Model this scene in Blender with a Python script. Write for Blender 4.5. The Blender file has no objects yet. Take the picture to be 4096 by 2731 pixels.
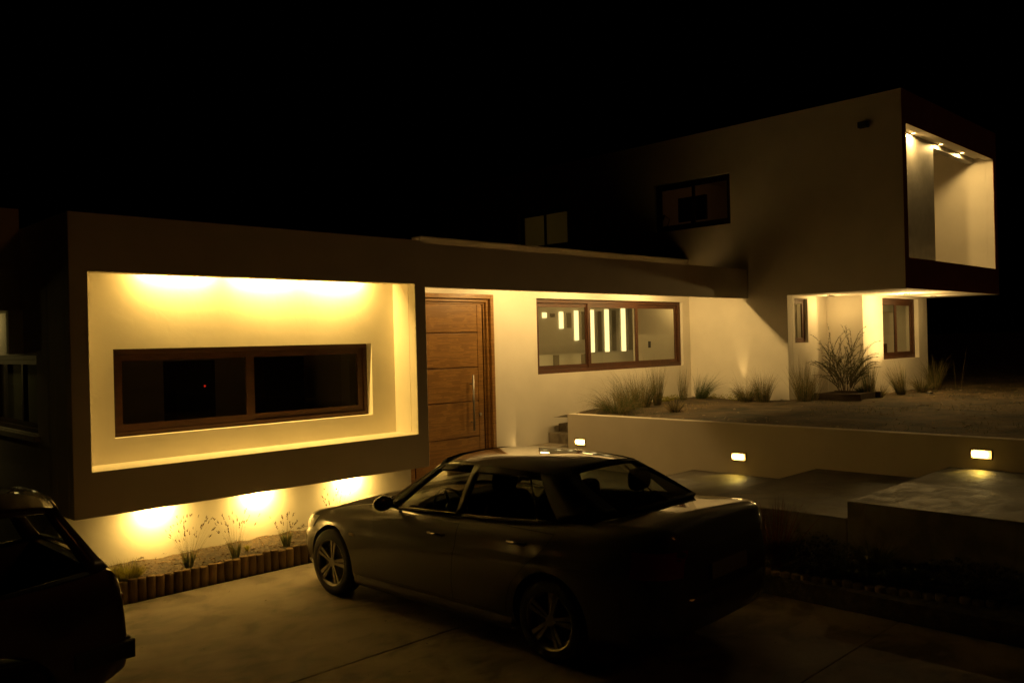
import bpy, bmesh, math, random
from mathutils import Vector, Matrix
random.seed(7)
R = math.radians
S = bpy.context.scene
C = S.collection

# ------------------------------------------------------------ camera
def make_camera():
    th, pi_, ro = R(45.5935), R(0.0308), R(1.3992)
    F = Vector((math.cos(th) * math.cos(pi_), math.sin(th) * math.cos(pi_), math.sin(pi_)))
    Rt = Vector((math.sin(th), -math.cos(th), 0)); Up = Rt.cross(F)
    R2 = Rt * math.cos(ro) - Up * math.sin(ro); U2 = Up * math.cos(ro) + Rt * math.sin(ro)
    cd = bpy.data.cameras.new('camera'); co = bpy.data.objects.new('camera', cd); C.objects.link(co)
    m = Matrix((R2, U2, -F)).transposed().to_4x4(); m.translation = (0, 0, 2.4)
    co.matrix_world = m
    cd.sensor_width = 36; cd.lens = 3401.3 / 4096 * 36
    cd.clip_start = 0.1; cd.clip_end = 2000
    cd.dof.use_dof = True; cd.dof.focus_distance = 18.0; cd.dof.aperture_fstop = 3.5
    S.camera = co
make_camera()

# ------------------------------------------------------------ world (night)
W = bpy.data.worlds.new('World'); S.world = W; W.use_nodes = True
nt = W.node_tree; bg = nt.nodes['Background']
sky = nt.nodes.new('ShaderNodeTexSky'); sky.sky_type = 'NISHITA'; sky.sun_disc = False
sky.sun_elevation = R(-8); sky.sun_rotation = R(200)
nt.links.new(sky.outputs[0], bg.inputs[0]); bg.inputs[1].default_value = 0.002

# added faint warm fill from behind the camera, with no known source
sd_ = bpy.data.lights.new('fill_sun', 'SUN'); sd_.energy = 0.022; sd_.angle = R(10); sd_.color = (1.0, 0.34, 0.06)
so_ = bpy.data.objects.new('fill_sun', sd_); C.objects.link(so_); so_.rotation_euler = (R(60), 0, R(28))
# ------------------------------------------------------------ render settings
S.view_settings.view_transform = 'Standard'; S.view_settings.look = 'None'
S.view_settings.exposure = 0.0; S.view_settings.gamma = 1.0
cy = S.cycles
cy.use_denoising = True
cy.max_bounces = 8; cy.diffuse_bounces = 5; cy.glossy_bounces = 4; cy.transparent_max_bounces = 12
cy.caustics_reflective = False; cy.caustics_refractive = False
cy.sample_clamp_indirect = 6.0
cy.use_light_tree = True

# ------------------------------------------------------------ materials
MATS = {}
def mat(name, col, rough=0.6, metal=0.0, var=0.0, scale=3.0, bump=0.0, bscale=40.0, coat=0.0,
        col2=None, emit=None, estr=0.0, spec=None, stretch=None):
    if name in MATS: return MATS[name]
    m = bpy.data.materials.new(name); m.use_nodes = True
    n = m.node_tree.nodes; l = m.node_tree.links; b = n['Principled BSDF']
    b.inputs['Base Color'].default_value = (*col, 1); b.inputs['Roughness'].default_value = rough
    b.inputs['Metallic'].default_value = metal
    if spec is not None: b.inputs['Specular IOR Level'].default_value = spec
    if coat: b.inputs['Coat Weight'].default_value = coat; b.inputs['Coat Roughness'].default_value = 0.04
    if emit: b.inputs['Emission Color'].default_value = (*emit, 1); b.inputs['Emission Strength'].default_value = estr
    if var or bump or col2:
        tc = n.new('ShaderNodeTexCoord'); mp = n.new('ShaderNodeMapping')
        l.new(tc.outputs['Object'], mp.inputs[0])
        if stretch: mp.inputs['Scale'].default_value = stretch
    if var or col2:
        nz = n.new('ShaderNodeTexNoise'); nz.inputs['Scale'].default_value = scale; nz.inputs['Detail'].default_value = 8
        nz.inputs['Roughness'].default_value = 0.6
        l.new(mp.outputs[0], nz.inputs['Vector'])
        cr = n.new('ShaderNodeValToRGB'); l.new(nz.outputs[0], cr.inputs[0])
        c2 = col2 if col2 else tuple(c * (1 - var) for c in col)
        cr.color_ramp.elements[0].position = 0.35; cr.color_ramp.elements[0].color = (*c2, 1)
        cr.color_ramp.elements[1].position = 0.65; cr.color_ramp.elements[1].color = (*col, 1)
        l.new(cr.outputs[0], b.inputs['Base Color'])
    if bump:
        nb = n.new('ShaderNodeTexNoise'); nb.inputs['Scale'].default_value = bscale; nb.inputs['Detail'].default_value = 6
        l.new(mp.outputs[0], nb.inputs['Vector'])
        bp = n.new('ShaderNodeBump'); bp.inputs['Strength'].default_value = bump; bp.inputs['Distance'].default_value = 0.02
        l.new(nb.outputs[0], bp.inputs['Height']); l.new(bp.outputs[0], b.inputs['Normal'])
    MATS[name] = m
    return m

def stucco_mat(name, col, dirt=0.0, zdirt=0.2, low=None):
    """hand-trowelled plaster: broad waves + fine grain, faint blotches"""
    if name in MATS: return MATS[name]
    m = bpy.data.materials.new(name); m.use_nodes = True
    n = m.node_tree.nodes; l = m.node_tree.links; b = n['Principled BSDF']
    b.inputs['Roughness'].default_value = 0.85; b.inputs['Specular IOR Level'].default_value = 0.25
    tc = n.new('ShaderNodeTexCoord')
    n1 = n.new('ShaderNodeTexNoise'); n1.inputs['Scale'].default_value = 1.7; n1.inputs['Detail'].default_value = 7
    n2 = n.new('ShaderNodeTexNoise'); n2.inputs['Scale'].default_value = 7; n2.inputs['Detail'].default_value = 8; n2.inputs['Distortion'].default_value = 1.0
    n3 = n.new('ShaderNodeTexNoise'); n3.inputs['Scale'].default_value = 90; n3.inputs['Detail'].default_value = 4
    for q in (n1, n2, n3): l.new(tc.outputs['Object'], q.inputs['Vector'])
    cr = n.new('ShaderNodeValToRGB'); l.new(n1.outputs[0], cr.inputs[0])
    cr.color_ramp.elements[0].position = 0.3; cr.color_ramp.elements[0].color = (*[c * 0.9 for c in col], 1)
    cr.color_ramp.elements[1].position = 0.65; cr.color_ramp.elements[1].color = (*col, 1)
    out = cr.outputs[0]
    if dirt:
        # splashed soil close to the ground: blotches that thin out above zdirt
        sx = n.new('ShaderNodeSeparateXYZ'); l.new(tc.outputs['Object'], sx.inputs[0])
        mr = n.new('ShaderNodeMapRange'); l.new(sx.outputs[2], mr.inputs[0])
        mr.inputs[1].default_value = zdirt; mr.inputs[2].default_value = zdirt + 0.14
        mr.inputs[3].default_value = 0.03; mr.inputs[4].default_value = -0.16
        n4 = n.new('ShaderNodeTexNoise'); n4.inputs['Scale'].default_value = 7; n4.inputs['Detail'].default_value = 9; n4.inputs['Roughness'].default_value = 0.7
        mp4 = n.new('ShaderNodeMapping'); mp4.inputs['Scale'].default_value = (1, 1, 2.4)
        l.new(tc.outputs['Object'], mp4.inputs[0]); l.new(mp4.outputs[0], n4.inputs['Vector'])
        ad = n.new('ShaderNodeMath'); ad.operation = 'ADD'; l.new(n4.outputs[0], ad.inputs[0]); l.new(mr.outputs[0], ad.inputs[1])
        if low is not None:
            gt = n.new('ShaderNodeMath'); gt.operation = 'GREATER_THAN'; gt.inputs[1].default_value = low; l.new(sx.outputs[2], gt.inputs[0])
            a2 = n.new('ShaderNodeMath'); a2.operation = 'MULTIPLY'; l.new(ad.outputs[0], a2.inputs[0]); l.new(gt.outputs[0], a2.inputs[1]); ad = a2
        c4 = n.new('ShaderNodeValToRGB'); l.new(ad.outputs[0], c4.inputs[0])
        c4.color_ramp.elements[0].position = 0.57; c4.color_ramp.elements[0].color = (0, 0, 0, 1)
        c4.color_ramp.elements[1].position = 0.61; c4.color_ramp.elements[1].color = (dirt, dirt, dirt, 1)
        mx = n.new('ShaderNodeMixRGB'); l.new(c4.outputs[0], mx.inputs[0]); l.new(out, mx.inputs[1])
        mx.inputs[2].default_value = (0.07, 0.05, 0.03, 1); out = mx.outputs[0]
    l.new(out, b.inputs['Base Color'])
    m1 = n.new('ShaderNodeMath'); m1.operation = 'MULTIPLY'; m1.inputs[1].default_value = 0.12; l.new(n3.outputs[0], m1.inputs[0])
    a1 = n.new('ShaderNodeMath'); a1.operation = 'ADD'; l.new(n2.outputs[0], a1.inputs[0]); l.new(m1.outputs[0], a1.inputs[1])
    bp = n.new('ShaderNodeBump'); bp.inputs['Strength'].default_value = 0.15; bp.inputs['Distance'].default_value = 0.010
    l.new(a1.outputs[0], bp.inputs['Height']); l.new(bp.outputs[0], b.inputs['Normal'])
    MATS[name] = m
    return m

def glass_mat(name, tint=(0.85, 0.88, 0.85), refl=1.0, dark=0.0):
    """thin pane: see-through with a fresnel reflection"""
    if name in MATS: return MATS[name]
    m = bpy.data.materials.new(name); m.use_nodes = True
    n = m.node_tree.nodes; l = m.node_tree.links; n.remove(n['Principled BSDF'])
    tr = n.new('ShaderNodeBsdfTransparent'); tr.inputs[0].default_value = (*tint, 1)
    gl = n.new('ShaderNodeBsdfGlossy'); gl.inputs['Roughness'].default_value = 0.02
    lw = n.new('ShaderNodeLayerWeight'); lw.inputs[0].default_value = 0.5
    pw = n.new('ShaderNodeMath'); pw.operation = 'POWER'; pw.inputs[1].default_value = 5; l.new(lw.outputs['Facing'], pw.inputs[0])
    fr = n.new('ShaderNodeMath'); fr.operation = 'MULTIPLY_ADD'; fr.inputs[1].default_value = 0.92; fr.inputs[2].default_value = 0.08; l.new(pw.outputs[0], fr.inputs[0])
    mu = n.new('ShaderNodeMath'); mu.operation = 'MULTIPLY'; mu.inputs[1].default_value = refl
    l.new(fr.outputs[0], mu.inputs[0])
    mx = n.new('ShaderNodeMixShader'); l.new(mu.outputs[0], mx.inputs[0]); l.new(tr.outputs[0], mx.inputs[1]); l.new(gl.outputs[0], mx.inputs[2])
    l.new(mx.outputs[0], n['Material Output'].inputs[0])
    MATS[name] = m
    return m

def concrete_mat(name='concrete', r0=0.72, r1=0.9, bstr=0.22, k_=1.0):
    m = bpy.data.materials.new(name); m.use_nodes = True; MATS[name] = m
    n = m.node_tree.nodes; l = m.node_tree.links; b = n['Principled BSDF']
    tc = n.new('ShaderNodeTexCoord')
    def noise(sc, det, dist=0.0, stretch=None):
        q = n.new('ShaderNodeTexNoise'); q.inputs['Scale'].default_value = sc; q.inputs['Detail'].default_value = det
        q.inputs['Distortion'].default_value = dist
        if stretch:
            mp = n.new('ShaderNodeMapping'); mp.inputs['Scale'].default_value = stretch
            l.new(tc.outputs['Object'], mp.inputs[0]); l.new(mp.outputs[0], q.inputs['Vector'])
        else: l.new(tc.outputs['Object'], q.inputs['Vector'])
        return q
    n1 = noise(1.6, 8, 1.0); n2 = noise(3.2, 9, 1.2, (1.0, 1.6, 1)); n3 = noise(60, 5)
    a = n.new('ShaderNodeMath'); a.operation = 'MULTIPLY'; a.inputs[1].default_value = 0.55; l.new(n2.outputs[0], a.inputs[0])
    s = n.new('ShaderNodeMath'); s.operation = 'ADD'; l.new(n1.outputs[0], s.inputs[0]); l.new(a.outputs[0], s.inputs[1])
    cr = n.new('ShaderNodeValToRGB'); l.new(s.outputs[0], cr.inputs[0])
    e = cr.color_ramp.elements
    e[0].position = 0.64; e[0].color = (0.11 * k_, 0.088 * k_, 0.062 * k_, 1)
    e[1].position = 0.90; e[1].color = (0.26 * k_, 0.222 * k_, 0.165 * k_, 1)
    k = e.new(0.74); k.color = (0.18 * k_, 0.15 * k_, 0.11 * k_, 1)
    l.new(cr.outputs[0], b.inputs['Base Color'])
    mr = n.new('ShaderNodeMapRange'); l.new(n2.outputs[0], mr.inputs[0]); mr.inputs[1].default_value = 0.35; mr.inputs[2].default_value = 0.65
    mr.inputs[3].default_value = r0; mr.inputs[4].default_value = r1; l.new(mr.outputs[0], b.inputs['Roughness'])
    m3 = n.new('ShaderNodeMath'); m3.operation = 'MULTIPLY'; m3.inputs[1].default_value = 0.35; l.new(n3.outputs[0], m3.inputs[0])
    s3 = n.new('ShaderNodeMath'); s3.operation = 'ADD'; l.new(n2.outputs[0], s3.inputs[0]); l.new(m3.outputs[0], s3.inputs[1])
    bp = n.new('ShaderNodeBump'); bp.inputs['Strength'].default_value = bstr; bp.inputs['Distance'].default_value = 0.015
    l.new(s3.outputs[0], bp.inputs['Height']); l.new(bp.outputs[0], b.inputs['Normal'])
    return m

def wood_door_mat():
    m = bpy.data.materials.new('door_wood'); m.use_nodes = True; MATS['door_wood'] = m
    n = m.node_tree.nodes; l = m.node_tree.links; b = n['Principled BSDF']
    b.inputs['Roughness'].default_value = 0.38
    tc = n.new('ShaderNodeTexCoord'); mp = n.new('ShaderNodeMapping'); mp.inputs['Scale'].default_value = (0.7, 1, 16)
    l.new(tc.outputs['Object'], mp.inputs[0])
    n1 = n.new('ShaderNodeTexNoise'); n1.inputs['Scale'].default_value = 2.2; n1.inputs['Detail'].default_value = 9; n1.inputs['Distortion'].default_value = 0.4
    l.new(mp.outputs[0], n1.inputs['Vector'])
    n2 = n.new('ShaderNodeTexNoise'); n2.inputs['Scale'].default_value = 2.6; n2.inputs['Detail'].default_value = 5
    l.new(tc.outputs['Object'], n2.inputs['Vector'])
    s = n.new('ShaderNodeMath'); s.operation = 'ADD'; s.use_clamp = False; l.new(n1.outputs[0], s.inputs[0]); l.new(n2.outputs[0], s.inputs[1])
    cr = n.new('ShaderNodeValToRGB'); l.new(s.outputs[0], cr.inputs[0]); e = cr.color_ramp.elements
    e[0].position = 0.68; e[0].color = (0.13, 0.057, 0.016, 1); e[1].position = 1.3; e[1].color = (0.33, 0.168, 0.044, 1)
    k = e.new(1.0); k.color = (0.215, 0.105, 0.027, 1)
    l.new(cr.outputs[0], b.inputs['Base Color'])
    bp = n.new('ShaderNodeBump'); bp.inputs['Strength'].default_value = 0.3; bp.inputs['Distance'].default_value = 0.006
    l.new(s.outputs[0], bp.inputs['Height']); l.new(bp.outputs[0], b.inputs['Normal'])
    return m

concrete = concrete_mat(k_=1.12); path_concrete = concrete_mat('path_concrete', 0.58, 0.75, 0.35, 0.48); door_wood = wood_door_mat()
stucco = stucco_mat('stucco', (0.80, 0.75, 0.66))
stucco_low = stucco_mat('stucco_splashed', (0.80, 0.75, 0.66), 0.75, 0.23)
stucco_garden = stucco_mat('stucco_garden', (0.80, 0.75, 0.66), 0.6, 1.17, low=1.08)
brown = mat('brown_render', (0.34, 0.13, 0.10), 0.85, var=0.15, bump=0.3, bscale=30)
ret_m = stucco_mat('garden_wall_stucco', (0.62, 0.56, 0.46))
frame_m = mat('window_wood', (0.078, 0.028, 0.011), 0.55, var=0.35, scale=6, stretch=(1, 1, 6), bump=0.1)
frame_dk = mat('dark_frame', (0.02, 0.015, 0.012), 0.5)
pane_m = glass_mat('pane_glass')
white_in = mat('interior_plaster', (0.62, 0.58, 0.50), 0.8, var=0.06)
dark_in = mat('interior_dark', (0.12, 0.10, 0.08), 0.8)
grey_plate = mat('grey_plate', (0.30, 0.285, 0.26), 0.6, metal=0.3, var=0.2, scale=4)
steel = mat('steel', (0.55, 0.53, 0.5), 0.3, metal=1.0)
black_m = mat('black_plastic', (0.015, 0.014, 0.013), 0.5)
soil_m = mat('soil', (0.05, 0.032, 0.015), 0.95, col2=(0.012, 0.008, 0.004), scale=14, bump=1.0, bscale=30)
garden_m = mat('garden_soil', (0.095, 0.062, 0.026), 0.95, col2=(0.018, 0.014, 0.005), scale=2.2, bump=1.0, bscale=18)
log_m = mat('log_wood', (0.36, 0.25, 0.12), 0.85, col2=(0.20, 0.135, 0.065), scale=6, stretch=(3, 3, 0.6), bump=0.4, bscale=20)
_n = log_m.node_tree.nodes; _l = log_m.node_tree.links; _b = _n['Principled BSDF']
_src = _b.inputs['Base Color'].links[0].from_socket; _oi = _n.new('ShaderNodeObjectInfo'); _mr = _n.new('ShaderNodeMapRange')
_l.new(_oi.outputs['Random'], _mr.inputs[0]); _mr.inputs[3].default_value = 0.65; _mr.inputs[4].default_value = 1.3
_vm = _n.new('ShaderNodeVectorMath'); _vm.operation = 'SCALE'; _l.new(_src, _vm.inputs[0]); _l.new(_mr.outputs[0], _vm.inputs['Scale']); _l.new(_vm.outputs[0], _b.inputs['Base Color'])
led_m = mat('lamp_glow', (1, 0.9, 0.6), 0.5, emit=(1, 0.72, 0.26), estr=26)
dl_m = mat('downlight_glow', (1, 0.9, 0.6), 0.5, emit=(1, 0.66, 0.2), estr=12)

# ------------------------------------------------------------ helpers
def tag(o, label=None, cat=None, group=None, kind=None):
    if label: o['label'] = label
    if cat: o['category'] = cat
    if group: o['group'] = group
    if kind: o['kind'] = kind
    return o
def thing(name, label, cat, loc=(0, 0, 0), rotz=0.0, group=None):
    o = bpy.data.objects.new(name, None); C.objects.link(o); o.location = loc; o.rotation_euler = (0, 0, rotz)
    o.empty_display_size = 0.1
    return tag(o, label, cat, group)
def obj(name, bm, m, parent=None, smooth=False, world=False, bevel=0.0, recalc=True):
    """bm in parent-local coordinates, or world ones with world=True"""
    me = bpy.data.meshes.new(name)
    if recalc: bmesh.ops.recalc_face_normals(bm, faces=bm.faces)
    bm.to_mesh(me); bm.free()
    for q in (m if isinstance(m, (list, tuple)) else [m]): me.materials.append(q)
    if smooth:
        for p in me.polygons: p.use_smooth = True
    o = bpy.data.objects.new(name, me); C.objects.link(o)
    if parent is not None:
        o.parent = parent
        if world:
            t = Vector((0, 0, 0)); q = parent
            while q is not None: t += q.location; q = q.parent
            o.matrix_parent_inverse = Matrix.Translation(-t)
    if bevel:
        b = o.modifiers.new('bevel', 'BEVEL'); b.width = bevel; b.segments = 2; b.limit_method = 'ANGLE'
    return o
def box(bm, x0, x1, y0, y1, z0, z1, mi=0):
    v = [bm.verts.new(p) for p in ((x0, y0, z0), (x1, y0, z0), (x1, y1, z0), (x0, y1, z0), (x0, y0, z1), (x1, y0, z1), (x1, y1, z1), (x0, y1, z1))]
    for f in ((0, 3, 2, 1), (4, 5, 6, 7), (0, 1, 5, 4), (1, 2, 6, 5), (2, 3, 7, 6), (3, 0, 4, 7)):
        bm.faces.new([v[i] for i in f]).material_index = mi
def bx(*a):
    bm = bmesh.new(); box(bm, *a); return bm
def tube(bm, p, q, r0, r1=None, n=8, cap=True, mi=0):
    r1 = r0 if r1 is None else r1
    p = Vector(p); q = Vector(q); d = (q - p).normalized()
    u = d.orthogonal().normalized(); w = d.cross(u)
    a = [bm.verts.new(p + (u * math.cos(2 * math.pi * i / n) + w * math.sin(2 * math.pi * i / n)) * r0) for i in range(n)]
    b = [bm.verts.new(q + (u * math.cos(2 * math.pi * i / n) + w * math.sin(2 * math.pi * i / n)) * r1) for i in range(n)]
    for i in range(n):
        f = bm.faces.new((a[i], a[(i + 1) % n], b[(i + 1) % n], b[i])); f.smooth = True; f.material_index = mi
    if cap:
        bm.faces.new(a[::-1]).material_index = mi; bm.faces.new(b).material_index = mi
def wall(axis, c0, c1, u0, u1, z0, z1, holes=(), mi=0):
    """solid slab across axis ('X' or 'Y') between c0 and c1, with rectangular holes (u0,u1,z0,z1)"""
    us = sorted({u0, u1, *[min(max(h[i], u0), u1) for h in holes for i in (0, 1)]})
    zs = sorted({z0, z1, *[min(max(h[i], z0), z1) for h in holes for i in (2, 3)]})
    bm = bmesh.new()
    def P(u, z, c): return (u, c, z) if axis == 'Y' else (c, u, z)
    vs = {}
    def V(i, j, k):
        if (i, j, k) not in vs: vs[(i, j, k)] = bm.verts.new(P(us[i], zs[j], (c0, c1)[k]))
        return vs[(i, j, k)]
    def solid(i, j):
        if i < 0 or j < 0 or i >= len(us) - 1 or j >= len(zs) - 1: return False
        a, b = (us[i] + us[i + 1]) / 2, (zs[j] + zs[j + 1]) / 2
        return not any(h[0] < a < h[1] and h[2] < b < h[3] for h in holes)
    for i in range(len(us) - 1):
        for j in range(len(zs) - 1):
            if not solid(i, j): continue
            for k in (0, 1): bm.faces.new((V(i, j, k), V(i + 1, j, k), V(i + 1, j + 1, k), V(i, j + 1, k)))
            if not solid(i - 1, j): bm.faces.new((V(i, j, 0), V(i, j + 1, 0), V(i, j + 1, 1), V(i, j, 1)))
            if not solid(i + 1, j): bm.faces.new((V(i + 1, j, 0), V(i + 1, j + 1, 0), V(i + 1, j + 1, 1), V(i + 1, j, 1)))
            if not solid(i, j - 1): bm.faces.new((V(i, j, 0), V(i + 1, j, 0), V(i + 1, j, 1), V(i, j, 1)))
            if not solid(i, j + 1): bm.faces.new((V(i, j + 1, 0), V(i + 1, j + 1, 0), V(i + 1, j + 1, 1), V(i, j + 1, 1)))
    return bm
def light(name, kind, loc, energy, col, parent=None, target=None, size=0.05, spot=120, blend=0.6, world=True):
    d = bpy.data.lights.new(name, kind); d.energy = energy; d.color = col
    if kind in ('POINT', 'SPOT'): d.shadow_soft_size = size
    if kind == 'SPOT': d.spot_size = R(spot); d.spot_blend = blend
    if kind == 'AREA': d.size = size
    o = bpy.data.objects.new(name, d); C.objects.link(o); o.location = loc
    if target is not None:
        o.rotation_euler = (Vector(target) - Vector(loc)).to_track_quat('-Z', 'Y').to_euler()
    if parent is not None:
        o.parent = parent
        if world:
            t = Vector((0, 0, 0)); q = parent
            while q is not None: t += q.location; q = q.parent
            o.matrix_parent_inverse = Matrix.Translation(-t)
    return o

# ------------------------------------------------------------ ground
bm = bmesh.new(); box(bm, -600, 900, -600, 900, -1.0, -0.05)
tag(obj('ground', bm, mat('dark_earth', (0.06, 0.05, 0.03), 0.95)), kind='structure')
# driveway: concrete slabs with open joints
bm = bmesh.new()
g = 0.007
def slab(x0, x1, y0, y1, z0=-0.045, z1=0.0): box(bm, x0 + g / 2, x1 - g / 2, y0 + g / 2, y1 - g / 2, z0, z1)
slab(-8, 7.9, 2.84, 5.50); slab(-8, 7.9, -3, 2.84); slab(-8, 7.9, 5.50, 8.38)
dw = obj('driveway', bm, concrete, bevel=0.006); tag(dw, kind='structure')
bm = bmesh.new(); box(bm, -8, 7.9, -3, 8.38, -0.049, -0.012)
tag(obj('driveway_base', bm, mat('joint_dirt', (0.07, 0.055, 0.035), 0.95)), kind='structure')
# stepped path beside the garden wall, rising towards the street
XR = 10.5; PX = 7.8
for nm, x0, y0, y1, z in (('path', 6.96, 7.02, 9.95, 0.33), ('path', PX, 5.14, 7.02, 0.485), ('path', PX, 3.53, 5.14, 0.668), ('path', PX, -3, 3.53, 0.83)):
    bm = bmesh.new(); yb = y1
    box(bm, x0, XR - 0.002, y0 + (0.003 if y0 > 0 else 0), yb, -0.04, z)
    if x0 < 7: # keep clear of the planter under the box
        pass
    tag(obj(nm, bm, path_concrete, bevel=0.012), kind='structure')
bm = bmesh.new()
for i in range(420):
    x = random.uniform(-1, 7.6); y = random.uniform(1.5, 8.3) if random.random() < .6 else 8.36 - abs(random.gauss(0, .25))
    s_ = random.uniform(0.003, 0.011); a = random.random() * 6.28
    v = [bm.verts.new((x + s_ * math.cos(a + q) * (1.8 if k % 2 else 1), y + s_ * math.sin(a + q), .003 + random.random() * .006)) for k, q in enumerate((0, 1.5, 3.1, 4.7))]
    bm.faces.new(v)
tag(obj('leaf_litter', bm, mat('litter', (0.10, 0.065, 0.03), 0.9), recalc=False), kind='stuff')
# garden terrain behind the wall: gentle lumps
def terrain(name, xs, ys, zf, m):
    bm = bmesh.new(); gr = [[bm.verts.new((x, y, zf(x, y))) for y in ys] for x in xs]
    for i in range(len(xs) - 1):
        for j in range(len(ys) - 1):
            bm.faces.new((gr[i][j], gr[i + 1][j], gr[i + 1][j + 1], gr[i][j + 1]))
    o = obj(name, bm, m, smooth=True); return o
from mathutils import noise as mn
def gz(x, y):
    k = 1.12 + 0.035 * mn.noise((x * 0.9, y * 0.9, 0)) + 0.02 * mn.noise((x * 3, y * 3, 5))
    k += 0.05 * max(0, min(1, (x - 11) / 2.5))
    if x > 20: k += 0.02 * min(x - 20, 30) * 0.5
    return k
xs = [10.62 + 0.11 * i for i in range(100)] + [22 + 1.2 * i for i in range(20)] + [50, 80, 140, 300]
ys = [-60, -30, -15, -8] + [-4 + 0.13 * i for i in range(107)]
ys = [y for y in ys if y < 9.9] + [9.9]
tag(terrain('terrain', xs, ys, gz, garden_m), kind='structure')
xs2 = [20.3 + 0.8 * i for i in range(30)] + [50, 90, 200]; ys2 = [9.9] + [11 + 2 * i for i in range(12)] + [50, 90, 200]
tag(terrain('hill', xs2, ys2, gz, garden_m), kind='structure')

# ------------------------------------------------------------ house
B = 8.6
house = thing('house', 'white stuccoed modern house with lit window niche, plank door and raised upper storey', 'house', (7, 10, 0))
def hp(name, bm, m, **k): return obj(name, bm, m, house, world=True, **k)
XL, XRB = 2.62, 6.884
# framed box in front
NI = (2.791, 6.712, 1.259)
hp('box_frame', wall('Y', B, B + 0.14, XL, XRB, 0.823, 3.732, [(NI[0], NI[1], NI[2], 3.168)]), stucco, bevel=0.008)
hp('box_frame', wall('Y', B + 0.141, 9.068, XL, XRB, 0.823, 3.73, [(NI[0], NI[1], NI[2], 3.34)]), stucco)
WN = (3.17, 6.354, 1.513, 2.424)
hp('niche_wall', wall('Y', 9.07, 9.28, XL, 6.94, 0.0, 3.73, [WN]), stucco_low)
hp('house_wall', wall('X', XL, XL + 0.18, 9.262, 15, 0.0, 3.73, [(9.66, 11.6, 1.56, 2.385)]), stucco)
hp('overhang', bx(XL - 0.5, XL + 0.003, 10.18, 15, 2.86, 3.95), stucco)
hp('light_stop_fin', bx(XL - 0.14, XL - 0.002, 10.1, 10.19, 2.4, 2.86), stucco)  # fin added to cut the overhang lamp's light to a sharp edge
hp('window_ledge', bx(XL - 0.06, XL - 0.001, 9.6, 11.7, 1.50, 1.555), stucco)
hp('porch_wall', bx(6.76, 6.94, 9.262, 9.96, 0.0, 3.70), stucco)
# wall with door and long window
YM = 9.962; XT = 14.905
DR = (7.60, 9.345, 0.33, 3.165); MW = (10.354, 14.649, 1.836, 3.127)
hp('entrance_wall', wall('Y', YM, YM + 0.2, 6.6, XT, 0.0, 3.70, [DR, MW]), stucco)
hp('parapet', bx(7.9, XT - 0.001, YM, YM + 0.2, 3.7005, 3.985), stucco)
hp('roof_edge', bx(7.9, XT - 0.003, YM - 0.015, YM + 0.22, 3.987, 4.005), mat('flashing', (0.5, 0.47, 0.42), 0.5, metal=0.2))
# canopy
hp('canopy', bx(XRB + 0.002, XT - 0.002, B + 0.012, B + 0.13, 3.135, 3.70), stucco, bevel=0.006)
hp('canopy_ceiling', bx(XRB + 0.06, XT - 0.002, B + 0.132, YM - 0.45, 3.46, 3.66), stucco)
hp('roof', bx(2.8, 14.9, YM + 0.21, 15, 3.60, 3.72), brown)
# upper storey side wall (facing the driveway) down to the ground behind the overhang
TY, TR, TT, TB, YA = 5.623, 19.968, 6.553, 3.151, 7.797
TW = (8.958, 10.785, 4.641, 5.642); TW2 = (13.25, 14.9, 4.62, 5.55)
hp('upper_wall', wall('X', XT, XT + 0.18, TY + 0.002, 18, 0.9, TT, [(0, YA, 0, TB), (10.2, 13.2, 0, 3.45), TW, TW2]), stucco_garden, bevel=0.006)
hp('upper_floor', bx(XT + 0.182, TR - 0.002, TY + 0.152, YA + 0.2, TB, TB + 0.2), stucco)
hp('upper_floor', bx(XT + 0.182, TR - 0.002, YA + 0.201, 18, TB + 0.35, TB + 0.5), white_in)
TN = (15.078, 19.778, 3.682, 5.982)
hp('upper_front', wall('Y', TY, TY + 0.008, XT + 0.003, TR, TB, TT, [TN]), brown)
hp('upper_front', wall('Y', TY + 0.0085, TY + 0.15, XT + 0.003, TR, TB, TT, [(TN[0] + .002, TN[1] - .002, TN[2] + .002, TN[3] - .002)]), stucco)
hp('balcony_wall', wall('Y', 6.0, 6.14, XT + 0.182, 19.776, TB + 0.2, 6.30, [(17.42, 19.778, TB + 0.3, 5.96)]), grey_plate)
hp('balcony_ceiling', bx(XT + 0.182, 19.776, TY + 0.152, 9, 6.302, 6.36), stucco)
hp('balcony_floor', bx(XT + 0.182, 19.776, TY + 0.152, 9, TB + 0.202, TB + 0.25), stucco)
hp('balcony_back_wall', bx(16.9, 19.776, 7.9, 8.0, TB + 0.252, 6.30), stucco)
hp('balcony_side_wall', bx(16.8, 16.9, 6.142, 8.0, TB + 0.252, 6.30), stucco)
hp('upper_wall', bx(19.778, TR, TY + 0.152, 18, TB + 0.001, TT), stucco)
hp('roof', bx(XT + 0.182, 19.776, TY + 0.152, 18, 6.40, 6.50), brown)
# lower part under the overhang
XB, YB = 16.597, 7.097
SW = (15.19, 15.72, 2.25, 3.10); RW = (17.56, 19.48, 1.847, 3.119)
hp('lower_wall', wall('Y', YA, YA + 0.22, XT + 0.182, 16.1, 0.9, TB - 0.001, [SW]), stucco_garden)
hp('lower_wall', bx(16.102, XB + 0.1, YA + 0.03, YA + 0.2, 0.9, TB - 0.001), stucco_garden)
hp('lower_wall', bx(XB, XB + 0.18, YB, YA + 0.028, 0.9, TB - 0.001), stucco_garden)
hp('lower_wall', wall('Y', YB + 0.002, YB + 0.2, XB + 0.182, 19.986, 0.9, TB - 0.001, [RW]), stucco_garden)
hp('lower_wall', bx(19.80, 19.984, YB + 0.202, 14, 0.9, TB - 0.001), stucco)
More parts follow.
